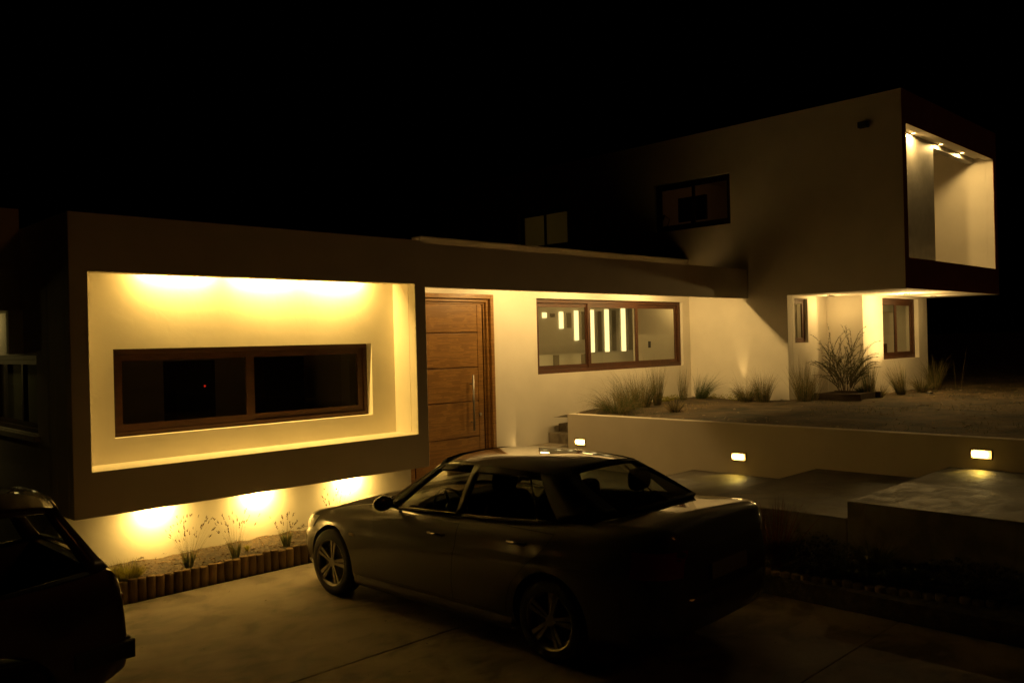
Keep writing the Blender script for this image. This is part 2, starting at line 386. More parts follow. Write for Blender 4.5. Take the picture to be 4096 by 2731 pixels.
# threshold under the door
hp('doorstep', bx(DR[0] - 0.05, DR[1] + 0.05, YM - 0.12, YM + 0.19, 0.331, 0.37), concrete)

# windows ------------------------------------------------------------
def window(axis, u0, u1, z0, z1, c, splits, fm, fw=0.06, deep=0.07, sash=0.07, sign=1, pane=None, sunk=None):
    """frame in the opening; c = front face of the frame, sign = inward direction along the axis"""
    pane = pane or pane_m
    def bb(bm, a0, a1, b0, b1, d0, d1):
        e0, e1 = sorted((c + sign * d0, c + sign * d1))
        if axis == 'Y': box(bm, a0, a1, e0, e1, b0, b1)
        else: box(bm, e0, e1, a0, a1, b0, b1)
    bm = bmesh.new()
    bb(bm, u0, u1, z1 - fw, z1, 0, deep); bb(bm, u0, u1, z0, z0 + fw, 0, deep)
    bb(bm, u0, u0 + fw, z0 + fw, z1 - fw, 0, deep); bb(bm, u1 - fw, u1, z0 + fw, z1 - fw, 0, deep)
    w = hp('window', bm, fm, bevel=0.004)
    ed = [u0 + fw] + list(splits) + [u1 - fw]
    for i in range(len(ed) - 1):
        off = (0.008, 0.03)[i % 2] if sunk is None else sunk[i]
        a0, a1 = ed[i] - (0.02 if i else 0), ed[i + 1] + (0.02 if i < len(ed) - 2 else 0)
        b0, b1 = z0 + fw, z1 - fw
        bm = bmesh.new(); s = sash
        bb(bm, a0, a1, b1 - s, b1, off, off + 0.03); bb(bm, a0, a1, b0, b0 + s, off, off + 0.03)
        bb(bm, a0, a0 + s, b0 + s, b1 - s, off, off + 0.03); bb(bm, a1 - s, a1, b0 + s, b1 - s, off, off + 0.03)
        o = obj('sash', bm, fm, w, world=False); o.matrix_parent_inverse = Matrix.Translation(-house.location); 
        o.matrix_parent_inverse = Matrix.Identity(4)
        bm = bmesh.new(); d = c + sign * (off + 0.015)
        q = [(a0 + s, b0 + s), (a1 - s, b0 + s), (a1 - s, b1 - s), (a0 + s, b1 - s)]
        bm.faces.new([bm.verts.new((u, d, z) if axis == 'Y' else (d, u, z)) for u, z in q])
        o = obj('pane', bm, pane, w, recalc=False); o.matrix_parent_inverse = Matrix.Identity(4)
    return w
window('Y', WN[0], WN[1], WN[2], WN[3], 9.18, [4.74], frame_m, fw=0.05, sash=0.075)
window('Y', MW[0], MW[1], MW[2], MW[3], YM + 0.06, [11.78, 13.22], frame_m, fw=0.07, sash=0.07, sunk=[0.035, 0.008, 0.035])
window('Y', SW[0], SW[1], SW[2], SW[3], YA + 0.06, [], frame_m, fw=0.04, sash=0.055)
window('Y', RW[0], RW[1], RW[2], RW[3], YB + 0.09, [18.5], frame_m, fw=0.07, sash=0.07)
window('X', TW[0], TW[1], TW[2], TW[3], XT + 0.08, [9.87], frame_dk, fw=0.06, sash=0.06)
window('X', TW2[0], TW2[1], TW2[2], TW2[3], XT + 0.08, [14.08], frame_dk, fw=0.05, sash=0.05)
window('X', 9.66, 11.6, 1.56, 2.385, XL + 0.06, [10.45], frame_m, fw=0.05, sash=0.05)

# door ------------------------------------------------------------
bm = bmesh.new()
x0, x1, z0, z1 = DR
for k, (a, b, y0) in enumerate(((0.0, 0.07, -0.02), (0.07, 0.12, 0.03), (0.12, 0.155, 0.07))):
    box(bm, x1 - b, x1 - a - 0.001, YM + y0, YM + 0.19, z0 + 0.04, z1 - a - 0.001)
    box(bm, x0 + a + 0.001, x0 + b, YM + y0, YM + 0.19, z0 + 0.04, z1 - a - 0.001)
    box(bm, x0 + b + 0.001, x1 - b - 0.001, YM + y0, YM + 0.19, z1 - b, z1 - a - 0.001)
hp('door_frame', bm, door_wood, bevel=0.004)
bm = bmesh.new(); zt = z1 - 0.158; lx0, lx1 = x0 + 0.158, x1 - 0.2
seams = [0.375, 0.39, 0.928, 1.486, 2.018, 2.564, zt]
for i in range(1, len(seams) - 1):
    box(bm, lx0, lx1 - 0.11, YM + 0.05, YM + 0.10, seams[i] + 0.009, seams[i + 1] - 0.009)
box(bm, lx1 - 0.10, lx1, YM + 0.05, YM + 0.10, 0.375, zt - 0.009)
box(bm, lx0, lx1, YM + 0.075, YM + 0.095, 0.375, zt)
dleaf = hp('door', bm, door_wood, bevel=0.003)
dleaf['label'] = 'wide plank door of reddish wood with horizontal boards'
bm = bmesh.new(); hx = 8.86
tube(bm, (hx, YM - 0.03, 1.03), (hx, YM - 0.03, 1.90), 0.016, n=12)
for z in (1.16, 1.76): tube(bm, (hx, YM - 0.03, z), (hx, YM + 0.05, z), 0.01)
o = obj('handle', bm, mat('handle_steel', (0.3, 0.28, 0.25), 0.45, metal=0.8), dleaf); o.matrix_parent_inverse = Matrix.Identity(4)
bm = bmesh.new(); tube(bm, (9.06, YM + 0.03, 1.27), (9.06, YM + 0.05, 1.27), 0.025, n=14)
o = obj('lock', bm, steel, dleaf); o.matrix_parent_inverse = Matrix.Identity(4)

# rooms behind the windows --------------------------------------------
def room(name, x0, x1, y0, y1, z0, z1, m, open_side, t=0.05):
    bm = bmesh.new()
    if open_side != 'y0': box(bm, x0, x1, y0 - t, y0, z0, z1)
    if open_side != 'y1': box(bm, x0, x1, y1, y1 + t, z0, z1)
    if open_side != 'x0': box(bm, x0 - t, x0, y0, y1, z0, z1)
    if open_side != 'x1': box(bm, x1, x1 + t, y0, y1, z0, z1)
    box(bm, x0 - t, x1 + t, y0 - t, y1 + t, z0 - t, z0 - 0.001); box(bm, x0 - t, x1 + t, y0 - t, y1 + t, z1 + 0.001, z1 + t)
    return hp(name, bm, m)
room('interior_room', 2.9, 6.7, 9.282, 11.6, 0.95, 3.3, white_in, 'y0')
room('interior_room', 9.5, 17.6, YM + 0.203, 12.55, 1.0, 3.44, white_in, 'y0')
room('interior_room', 16.9, 20.9 - 1.2, YB + 0.203, 11.0, 1.0, 3.13, white_in, 'y0')
room('interior_room', XT + 0.185, 19.5, 8.6, 11.6, 3.66, 6.2, white_in, 'x0')
room('interior_room', XT + 0.185, 19.5, 12.6, 16.5, 3.66, 6.2, white_in, 'x0')
room('interior_room', XL + 0.185, 5.5, 9.7 + 2.0, 14.5, 1.0, 3.3, white_in, 'x0')
hp('interior_room', bx(2.82, 2.86, 9.62, 11.64, 1.45, 2.5), mat('cream_blind', (0.5, 0.47, 0.36), 0.8))
# lit slots in the stair wall
slots = [(13.21, 13.33, 2.90, 3.01), (13.74, 13.86, 2.665, 3.03), (14.24, 14.36, 2.40, 3.06), (14.78, 14.90, 2.12, 3.08), (15.30, 15.43, 2.12, 3.10), (15.91, 16.05, 2.12, 3.13)]
slot_m = mat('slot_glow', (1, 0.9, 0.6), 0.5, emit=(1, 0.78, 0.34), estr=1.7)
for s in slots:
    bm = bmesh.new(); box(bm, s[0], s[1], 12.52, 12.545, s[2], s[3]); hp('lit_slot', bm, slot_m)
    bm = bmesh.new(); box(bm, s[0] + 0.25, s[1] + 0.27, 12.53, 12.546, s[2] + 0.02, s[3] - 0.02); hp('dark_strip', bm, mat('dark_strip', (0.25, 0.22, 0.17), 0.8))  # grey strips that paint in the ghost reflections beside the slots
hp('stair_parapet', bx(11.5, 16.35, 12.2, 12.3, 1.0, 2.12), mat('parapet_grey', (0.62, 0.60, 0.54), 0.8))
for x in (13.15, 14.05): hp('dark_strip', bx(x, x + .16, 12.17, 12.198, 1.0, 2.10), mat('dark_strip', (0.25, 0.22, 0.17), 0.8))
hp('partition_wall', bx(14.80, 17.5, 11.25, 11.35, 1.0, 3.43), white_in)
hp('light_switch', bx(15.20, 15.28, 11.235, 11.249, 2.20, 2.34), black_m)
# valance and headboard in the lower bedroom
hp('valance', bx(17.3, 19.6, YB + 0.5, YB + 0.62, 2.86, 3.12), white_in)

# downlights -----------------------------------------------------------
WARM = (1.0, 0.61, 0.135); WARM2 = (1.0, 0.63, 0.205)
def downlight(x, y, z, e, col, tgt=None, spot=150, blend=0.8, size=0.03, ring=0.045, wide=0.0):
    bm = bmesh.new(); tube(bm, (x, y, z + 0.02), (x, y, z - 0.012), ring, n=16)
    o = hp('downlight', bm, [steel]); 
    bm = bmesh.new(); tube(bm, (x, y, z - 0.0125), (x, y, z - 0.0165), ring * 0.75, n=16)
    b = obj('bulb', bm, dl_m, o); b.matrix_parent_inverse = Matrix.Identity(4)
    if wide:
        l_ = light('lamp_light', 'AREA', (x, y, z - 0.03), e / 4, col); l_.data.shape = 'RECTANGLE'; l_.data.size = wide; l_.data.size_y = 0.03
        l_.rotation_euler = (R(52), 0, 0)
    else: l_ = light('lamp_light', 'SPOT', (x, y, z - 0.03), e, col, None, tgt or (x, y, z - 1), size, 176, 0.12)
    l_.parent = o; l_.matrix_parent_inverse = Matrix.Identity(4)
    return o
for x, e in ((3.85, 190), (4.88, 235), (5.80, 265)):
    downlight(x, 8.985, 3.335, e, WARM, wide=0.75)
for x, e in ((3.55, 115), (4.72, 120), (5.95, 120)):
    downlight(x, 8.985, 0.822, e, WARM, wide=0.16)
for x, e in ((7.6, 36), (9.55, 88), (11.1, 88), (13.0, 115)):
    downlight(x, 9.0, 3.458, e, WARM2, (x, 9.3, 2.4), spot=165)
for x, e in ((16.25, 150), (17.65, 40), (18.85, 40)):
    downlight(x, 5.93, 6.055, e, WARM2, spot=165)
hp('balcony_soffit', bx(XT + 0.183, 19.775, TY + 0.151, 5.998, 6.056, 6.10), stucco)
# ground uplights under the overhang and beside the door (part of the setting of the house)
def uplight(x, y, z, e, tgt, spot, label, col=WARM2):
    t = thing('ground_uplight', label, 'garden light', (x, y, z), group='round uplights set in the ground')
    bm = bmesh.new(); tube(bm, (0, 0, -0.05), (0, 0, 0.03), 0.06, n=18); obj('housing', bm, black_m, t)
    bm = bmesh.new(); tube(bm, (0, 0, 0.031), (0, 0, 0.036), 0.045, n=18); obj('lens', bm, mat('uplight_lens', (0.5, 0.45, 0.35), 0.2), t)
    light('lamp_light', 'SPOT', (0, 0, 0.06), e, col, t, Vector(tgt) - Vector((x, y, z)), 0.03, spot, 0.9, world=False)
uplight(9.8, 9.78, 0.335, 60, (9.9, 9.88, 2), 110, 'small round uplight in the ground beside the wooden door')
uplight(17.5, 6.2, 1.19, 190, (17.1, 6.9, 3.0), 80, 'round uplight hidden in the grass below the two-pane window')
uplight(15.45, 7.42, 1.15, 18, (15.7, 7.75, 2.6), 70, 'round uplight beside the bushy shrub at the recessed wall')
uplight(14.76, 8.74, 1.17, 26, (14.90, 8.76, 2.15), 26, 'round uplight among the grasses near the inner corner')
for x, y, e in ((17.0, 6.40, 52), (18.7, 6.5, 12), (15.95, 7.42, 11)):  # lamps added to brighten soffit and walls; their point lights hang unseen below
    bm = bmesh.new(); tube(bm, (x, y, TB - 0.002), (x, y, TB - 0.022), 0.06, n=20)
    o = hp('added_soffit_lamp', bm, steel)
    l_ = light('lamp_light', 'POINT', (x, y, TB - 0.22), e, WARM2, None, None, 0.04); l_.parent = o
# interior lights
for loc, e, c in (((11.8, 11.2, 3.2), 22, WARM2), ((14.0, 11.6, 3.2), 9, WARM2), ((16.2, 10.8, 3.2), 12, WARM2), ((18.6, 9.6, 2.9), 28, WARM2), ((17.9, YB + 0.36, 2.96), 1.6, WARM2),
                  ((17.5, 14.5, 6.0), 2.0, (1, .62, .12)), ((17.5, 10.0, 6.0), 0.9, (1, .42, .12)), ((5.2, 10.6, 3.1), 0.22, (1, .4, .2)), ((15.3, 8.12, 3.05), 1.8, WARM2)):  # last one added in front of the blind to brighten it
    light('room_light', 'POINT', loc, e, c, house, None, 0.15)
light('room_light', 'POINT', (XL - 0.3, 11.1, 2.72), 0.8, (1, 0.75, 0.25), house, None, 0.05)  # unseen lamp outside under the overhang, lighting the wall patch
hp('blind', bx(15.10, 16.3, YA + 0.50, YA + 0.52, 2.0, 3.13), mat('blind_cloth', (0.6, 0.57, 0.48), 0.9))

hp('added_side_lamp', bx(XL - 0.12, XL - 0.002, 13.0, 13.2, 2.3, 2.45), mat('lamp_cast', (0.25, 0.2, 0.12), 0.5, metal=0.5))  # added lamp body, out of view
light('lamp_light', 'POINT', (XL - 0.7, 12.6, 2.3), 2.5, (1, 0.72, 0.2), house, None, 0.05)  # unseen fill added to lift the dark left side wall
# things inside the rooms
bm = bmesh.new(); box(bm, -0.35, 0.35, -0.03, 0.03, 0.1, 0.62); box(bm, -0.04, 0.04, -0.02, 0.02, 0.0, 0.1); box(bm, -0.15, 0.15, -0.1, 0.1, 0, 0.015)
o = obj('computer_monitor', bm, black_m); o.location = (15.7, 10.35, 4.82); o.rotation_euler = (0, 0, R(90))
tag(o, 'dark monitor seen from behind in the upper storey window', 'monitor')
bm = bmesh.new(); box(bm, 15.25, 16.1, 8.7, 11.3, 4.77, 4.81)
for a, b in ((15.3, 8.8), (16.0, 8.8), (15.3, 11.2), (16.0, 11.2)): box(bm, a, a + 0.05, b, b + 0.05, 3.66, 4.77)
tag(obj('desk', bm, mat('desk_wood', (0.05, 0.03, 0.02), 0.6)), 'dark desk against the upper storey window', 'desk')
bm = bmesh.new(); tube(bm, (0, 0, 0), (0, 0, 0.02), 0.06); tube(bm, (0, 0, 0.02), (0, -0.06, 0.16), 0.008); tube(bm, (0, -0.06, 0.16), (0, 0.08, 0.26), 0.008); tube(bm, (0, 0.08, 0.27), (0, 0.14, 0.18), 0.02, 0.045)
o = obj('desk_lamp', bm, black_m); o.location = (15.4, 10.8, 4.812); tag(o, 'unlit jointed desk lamp beside the monitor upstairs', 'desk lamp')
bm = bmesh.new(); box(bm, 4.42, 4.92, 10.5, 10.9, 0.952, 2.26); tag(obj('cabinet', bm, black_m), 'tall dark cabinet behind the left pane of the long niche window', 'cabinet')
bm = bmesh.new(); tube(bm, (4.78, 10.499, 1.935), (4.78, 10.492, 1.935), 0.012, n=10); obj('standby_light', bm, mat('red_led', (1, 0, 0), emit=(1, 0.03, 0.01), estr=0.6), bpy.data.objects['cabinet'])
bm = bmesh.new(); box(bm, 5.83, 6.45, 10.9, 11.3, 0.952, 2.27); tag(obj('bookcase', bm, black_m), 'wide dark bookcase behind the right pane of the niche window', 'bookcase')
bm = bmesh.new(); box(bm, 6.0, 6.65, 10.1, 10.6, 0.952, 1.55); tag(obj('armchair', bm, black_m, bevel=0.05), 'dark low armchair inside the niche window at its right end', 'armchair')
bm = bmesh.new(); box(bm, 18.9, 19.0, 7.6, 9.3, 1.0, 2.16); 
h_ = obj('bed', bm, mat('headboard_wood', (0.10, 0.035, 0.018), 0.5)); tag(h_, 'dark wooden bed headboard inside the two-pane lower window', 'bed')
bm = bmesh.new(); box(bm, 19.02, 19.65, 7.65, 9.25, 1.2, 1.6); obj('mattress', bm, mat('bedspread', (0.25, 0.06, 0.05), 0.9), h_, bevel=0.04)
bm = bmesh.new(); box(bm, 15.6, 15.95, 13.3, 15.2, 3.66, 4.78); tag(obj('sideboard', bm, mat('desk_wood', (0.05, 0.03, 0.02), 0.6)), 'low sideboard in the room behind the small upper window', 'sideboard')

# ------------------------------------------------------------ garden wall with brick lamps, steps
gw = thing('garden_wall', 'low rendered retaining wall with three glowing brick lamps beside the path', 'wall', (10.6, 4, 0))
LZ = [(9.18, 0.735), (6.27, 0.722), (3.18, 1.035)]
LZ = [(9.18, 0.737), (6.27, 0.727), (3.178, 0.99 + 0.01)]
holes = [(y - 0.115, y + 0.115, z - 0.055, z + 0.055) for y, z in LZ]
obj('wall_body', wall('X', XR, XR + 0.16, -40, 9.452, -0.04, 1.188, holes), ret_m, gw, world=True, bevel=0.008)
labs = ('lit louvred brick lamp in the garden wall just above the car roof', 'lit louvred brick lamp in the middle of the garden wall', 'largest lit brick lamp in the garden wall near the right edge')
for (y, z), lb in zip(LZ, labs):
    t = thing('wall_lamp', lb, 'wall lamp', (XR, y, z), group='brick lamps in the garden wall')
    bm = bmesh.new()
    box(bm, -0.012, 0.05, -0.114, -0.104, -0.054, 0.054); box(bm, -0.012, 0.05, 0.104, 0.114, -0.054, 0.054)
    box(bm, -0.012, 0.05, -0.103, 0.103, 0.046, 0.054); box(bm, -0.012, 0.05, -0.103, 0.103, -0.054, -0.046)
    obj('housing', bm, mat('lamp_cast', (0.25, 0.2, 0.12), 0.5, metal=0.5), t)
    bm = bmesh.new()
    for k in range(5):
        zz = -0.036 + 0.018 * k
        v = [bm.verts.new(p) for p in ((-0.008, -0.103, zz - 0.004), (-0.008, 0.103, zz - 0.004), (0.008, 0.103, zz + 0.001), (0.008, -0.103, zz + 0.001))]
        bm.faces.new(v)
    obj('louvre', bm, mat('louvre_white', (0.7, 0.6, 0.4), 0.5), t)
    bm = bmesh.new(); box(bm, 0.03, 0.045, -0.1, 0.1, -0.045, 0.045); obj('lamp_glass', bm, mat('lamp_diffuser', (1, .8, .4), .5, emit=(1, 0.55, 0.10), estr=1.8), t)
    bm = bmesh.new(); tube(bm, (0.012, -0.055, 0.004), (0.012, 0.095, 0.004), 0.030, n=10); obj('bulb', bm, led_m, t)
    light('lamp_light', 'SPOT', (-0.06, 0, -0.04), 5.5, (1, 0.66, 0.07), t, (-0.80, 0, -1.0), 0.02, 96, 0.35, world=False)
st = thing('garden_steps', 'narrow concrete steps between the entrance wall and the garden wall end', 'steps', (10.8, 9.7, 0.33))
for k, (x, z) in enumerate(((9.78, 0.50), (10.04, 0.67), (10.57, 0.84), (10.83, 0.975), (11.1, 1.11))):
    nx = (10.04, 10.57, 10.83, 11.1, 11.6)[k]
    obj('step', bx(x, nx - 0.002, 9.46, YM - 0.003, 0.332 if k < 2 else 0.0, z), concrete, st, world=True, bevel=0.006)

# security light on the upper wall
t = thing('security_light', 'small unlit dark spotlight high on the upper storey side wall', 'spotlight', (XT, 6.24, 6.03))
bm = bmesh.new(); box(bm, -0.16, -0.04, -0.08, 0.08, -0.05, 0.05); obj('lamp_head', bm, black_m, t, bevel=0.01)
bm = bmesh.new(); tube(bm, (-0.05, 0, 0), (0.0, 0, 0), 0.02); obj('bracket', bm, black_m, t)

# ------------------------------------------------------------ planter under the box
bm = bmesh.new()
xs = [2.0 + 0.06 * i for i in range(84)]; ys = [8.485 + 0.05 * i for i in range(13)]
ys[-1] = 9.075
def pz(x, y): return 0.145 + 0.13 * (y - 8.48) + 0.03 * mn.noise((x * 4, y * 4, 0)) + 0.012 * mn.noise((x * 14, y * 14, 3))
gr = [[bm.verts.new((x, y, pz(x, y))) for y in ys] for x in xs]
for i in range(len(xs) - 1):
    for j in range(len(ys) - 1): bm.faces.new((gr[i][j], gr[i + 1][j], gr[i + 1][j + 1], gr[i][j + 1]))
tag(obj('flower_bed_soil', bm, soil_m, smooth=True), kind='structure')
bm = bmesh.new()
for i in range(900):
    x = random.uniform(2.6, 6.9); y = random.uniform(8.52, 9.05); s = random.uniform(0.006, 0.02); z = pz(x, y)
    m4 = Matrix.Translation((x, y, z)) @ Matrix.Rotation(random.random() * 6, 4, 'Z') @ Matrix.Diagonal((s, s * random.uniform(.5, 1), s * .6, 1))
    bmesh.ops.create_icosphere(bm, subdivisions=1, radius=1, matrix=m4)
tag(obj('wood_chips', bm, mat('chips', (0.12, 0.075, 0.032), 0.9, col2=(0.05, 0.03, 0.015), scale=20)), kind='stuff')

def log_mesh(h, r, seed):
    rnd = random.Random(seed); bm = bmesh.new(); n = 14
    prof = [(r, -0.05), (r * 1.0, h * 0.5), (r * 0.98, h - 0.012), (r * 0.88, h), (r * 0.45, h + 0.002)]
    rings = []
    for pr, z in prof:
        rings.append([bm.verts.new((pr * math.cos(a) * (1 + rnd.uniform(-.03, .03)), pr * math.sin(a) * (1 + rnd.uniform(-.03, .03)), z)) for a in [2 * math.pi * i / n for i in range(n)]])
    for k in range(len(rings) - 1):
        for i in range(n):
            f = bm.faces.new((rings[k][i], rings[k][(i + 1) % n], rings[k + 1][(i + 1) % n], rings[k + 1][i])); f.smooth = k < 2
    bm.faces.new(rings[-1]); return bm
def protos(group, label):
    out = []
    for k in range(4):
        o = obj('edging_log', log_mesh(0.2, 0.045, k), log_m); tag(o, label, 'log', group); out.append(o)
    return out
lp = protos('short round logs edging the bed under the lit window', 'short upright round log in the edging row below the lit niche')
x = 2.1; k = 0
while x < 6.9:
    o = lp[k] if k < 4 else lp[random.randrange(4)].copy()
    if k >= 4: C.objects.link(o)
    o.location = (x, 8.438 + random.uniform(-.003, .003), random.uniform(-.012, .012)); o.rotation_euler = (R(random.uniform(-2, 2)), R(random.uniform(-1.5, 1.5)), random.random() * 6 if False else random.uniform(-.5, .5))
    x += 0.088 + random.uniform(-.002, .003); k += 1
lp = protos('dark round logs edging the planting bed behind the car', 'short upright log in the dark edging row behind the dark car')
pts = [(7.22, 5.0), (7.26, 3.97), (7.40, 2.79), (7.60, 2.03), (7.72, 1.4)]
k = 0; seg = 0; d = 0.0
def along(d):
    for a, b in zip(pts, pts[1:]):
        L_ = math.dist(a, b)
        if d <= L_: return (a[0] + (b[0] - a[0]) * d / L_, a[1] + (b[1] - a[1]) * d / L_)
        d -= L_
    return None
while along(d):
    p = along(d); o = lp[k] if k < 4 else lp[random.randrange(4)].copy()
    if k >= 4: C.objects.link(o)
    o.location = (p[0], p[1], random.uniform(0.0, 0.02)); o.rotation_euler = (R(random.uniform(-1.5, 1.5)), R(random.uniform(-1.5, 1.5)), random.uniform(-.5, .5))
    d += 0.093; k += 1

# ------------------------------------------------------------ plants
def blade(bm, base, dirv, L_, w, droop, n=5, mi=0):
    p = Vector(base); d = Vector(dirv).normalized(); side = d.cross(Vector((0, 0, 1)))
    if side.length < 0.01: side = Vector((1, 0, 0))
    side.normalize(); a = random.random() * math.pi; side = side * math.cos(a) + d.cross(side) * math.sin(a)
    prev = None
    for i in range(n + 1):
        t = i / n; ww = w * (1 - t * 0.85)
        a1 = bm.verts.new(p + side * ww); a2 = bm.verts.new(p - side * ww)
        if prev: bm.faces.new((prev[0], prev[1], a2, a1)).material_index = mi
        prev = (a1, a2)
        d = (d + Vector((0, 0, -droop * t / n * 3))).normalized(); p = p + d * (L_ / n)
    return p, d
def plant_mat(name, c, c2, tr=0.3):
    if name in MATS: return MATS[name]
    m = mat(name, c, 0.7, col2=c2, scale=12)
    n = m.node_tree.nodes; l = m.node_tree.links; b = n['Principled BSDF']
    t = n.new('ShaderNodeBsdfTranslucent'); l.new(b.inputs['Base Color'].links[0].from_socket, t.inputs[0])
    mx = n.new('ShaderNodeMixShader'); mx.inputs[0].default_value = 0.45
    l.new(b.outputs[0], mx.inputs[1]); l.new(t.outputs[0], mx.inputs[2]); l.new(mx.outputs[0], n['Material Output'].inputs[0])
    return m
straw = plant_mat('straw', (0.40, 0.30, 0.14), (0.16, 0.125, 0.05))
green = plant_mat('grass_green', (0.10, 0.13, 0.03), (0.04, 0.06, 0.015))
lime = plant_mat('grass_lime', (0.42, 0.38, 0.04), (0.20, 0.2, 0.03))
darkg = plant_mat('dark_leaf', (0.05, 0.05, 0.02), (0.02, 0.022, 0.01))
seedm = plant_mat('seed_brown', (0.12, 0.07, 0.03), (0.05, 0.03, 0.015))
purple = plant_mat('spiky_red', (0.12, 0.03, 0.02), (0.05, 0.02, 0.012))
def tuft(name, loc, h, spread, nb, label, m=None, w=0.0035, droop=0.5, lean=(0, 0), rbase=0.07, group=None, cat='grass', m2=None, frac=0.5):
    bm = bmesh.new()
    for i in range(int(nb * 1.7)):
        a = random.random() * 2 * math.pi; s = random.random() ** 0.7 * spread
        L_ = h * random.uniform(0.55, 1.1)
        rb = rbase * random.random() ** 0.5
        if random.random() < .12: L_ *= 1.25
        blade(bm, (rb * math.cos(a), rb * math.sin(a), -0.02), (math.cos(a) * s + lean[0] + random.gauss(0, .06), math.sin(a) * s + lean[1] + random.gauss(0, .06), 1), L_, w * random.uniform(.45, 1.0), droop * random.uniform(.4, 2.6), 6, 0 if random.random() < frac else 1)
    o = obj(name, bm, [m or straw, m2 or green], recalc=False); o.location = loc; tag(o, label, cat, group)
    return o
G1 = 'dry feathery grass clumps along the house wall'
tuft('grass_clump', (11.55, 9.25, 1.12), 0.72, 1.25, 520, 'arching dry grass clump spilling over the garden wall end by the steps', droop=1.6, rbase=0.16, w=0.003, group=G1)
tuft('grass_clump', (12.15, 9.45, 1.13), 0.66, 0.55, 300, 'tall dry grass clump below the left part of the long window', droop=0.4, rbase=0.12, lean=(-0.25, 0), group=G1)
tuft('grass_clump', (12.62, 9.5, 1.13), 0.66, 0.45, 260, 'upright dry grass clump below the middle of the long window', droop=0.4, rbase=0.12, lean=(0.1, 0), group=G1)
tuft('grass_clump', (13.15, 9.55, 1.13), 0.75, 0.18, 150, 'narrow upright dry grass stalks right of the long window middle', droop=0.2, group=G1)
tuft('grass_clump', (14.08, 9.6, 1.15), 0.62, 0.10, 70, 'thin upright grass stalks near the right end of the long window', droop=0.2, group=G1)
tuft('grass_clump', (14.42, 9.45, 1.15), 0.55, 0.6, 200, 'fanned green grass clump at the right of the thin stalks', m=green, droop=0.3, lean=(0.25, -0.25), group=G1)
tuft('grass_clump', (14.48, 8.45, 1.17), 0.5, 0.8, 300, 'arching dark grass clump left of the diagonal shadow', droop=1.2, rbase=0.12, group=G1)
tuft('grass_clump', (14.5, 8.12, 1.17), 0.55, 0.35, 200, 'upright dark grass clump at the foot of the shadowed wall', droop=0.4, rbase=0.12, group=G1)
tuft('grass_clump', (14.75, 7.42, 1.17), 0.68, 0.40, 230, 'green grass clump fanning below the narrow window', m=green, m2=straw, droop=0.25, rbase=0.12, group=G1)
tuft('grass_clump', (15.2, 7.45, 1.17), 0.6, 0.5, 90, 'sparse wispy grass between the narrow window and the shrub', droop=0.2, w=0.002, group=G1)
tuft('grass_clump', (16.15, 6.82, 1.17), 0.72, 0.16, 170, 'narrow tall golden grass beside the wall corner', droop=0.2, group=G1)
tuft('grass_clump', (16.42, 6.75, 1.17), 0.35, 0.8, 130, 'short brown grass beside the tall golden stalks', droop=0.5, group=G1)
tuft('grass_clump', (17.15, 6.6, 1.15), 0.62, 0.3, 190, 'leaning golden grass clump below the two-pane window', droop=0.3, lean=(-0.28, 0.1), group=G1)
tuft('grass_clump', (18.2, 6.6, 1.15), 0.50, 0.75, 240, 'soft spreading grass clump below the right end of the two-pane window', droop=0.9, group=G1)
tuft('grass_clump', (18.95, 6.6, 1.15), 0.66, 0.4, 240, 'green grass clump at the outer house corner', m=green, m2=straw, droop=0.4, lean=(-0.1, 0), group=G1)
tuft('grass_clump', (19.4, 6.3, 1.15), 0.95, 0.25, 4, 'few long bare stalks rising past the outer house corner', droop=0.3, w=0.004, group=G1)
tuft('grass_clump', (12.2, 8.5, 1.14), 0.30, 0.9, 150, 'small dark grass clump in the bare garden soil behind the wall', m=darkg, m2=straw, droop=0.6, group=G1)
# bushy shrub: a fan of thin arching twigs with narrow leaves
bm = bmesh.new()
def twig(p, d, L_, r, lvl, droop):
    p = Vector(p); n = 7; pts_ = [p.copy()]; dirs = []
    for i in range(n):
        d = (d + Vector((random.uniform(-.10, .10), random.uniform(-.10, .10), random.uniform(-.05, .05) - droop * (i / n)))).normalized()
        q = p + d * (L_ / n); tube(bm, p, q, r * (1 - i / (n + 1)), r * (1 - (i + 1) / (n + 1)), n=4, cap=False)
        dirs.append(d.copy()); p = q; pts_.append(p.copy())
        if lvl == 0 or i > 3:
            for k in range(9):
                dd = (d + Vector((random.uniform(-.8, .8), random.uniform(-.8, .8), random.uniform(-.2, .6)))).normalized()
                blade(bm, p - d * random.random() * L_ / n, dd, random.uniform(.03, .07), 0.0028, 0.2, 2, 1)
    if lvl > 0:
        for k in range(6):
            i = random.randrange(2, n); dd = (dirs[i] + Vector((random.uniform(-.5, .5), random.uniform(-.5, .5), random.uniform(-.05, .3)))).normalized()
            twig(pts_[i], dd, L_ * random.uniform(.35, .55), r * .55, lvl - 1, droop * 1.3)
for k in range(24):
    a = random.random() * 6.28; q = random.random() ** .6 * .50
    twig((0.05 * math.cos(a), 0.05 * math.sin(a), -.03), Vector((q * math.cos(a), q * math.sin(a), 1)).normalized(), random.uniform(.75, 1.12), 0.006, 1, .22)
o = obj('shrub', bm, [mat('twig', (0.08, 0.05, 0.03), 0.8), plant_mat('shrub_leaf', (0.10, 0.10, 0.035), (0.05, 0.05, 0.02))], recalc=False)
o.location = (16.0, 7.2, 1.17); tag(o, 'large loose twiggy shrub standing in the small timber bed', 'shrub')
tuft('low_plant', (16.12, 6.95, 1.28), 0.22, 1.2, 200, 'small dark rounded plant at the right end of the timber bed', m=darkg, m2=green, cat='plant', rbase=0.05)
t = thing('timber_bed', 'small raised bed edged with dark timbers around the shrub', 'planter', (15.8, 7.1, 1.17))
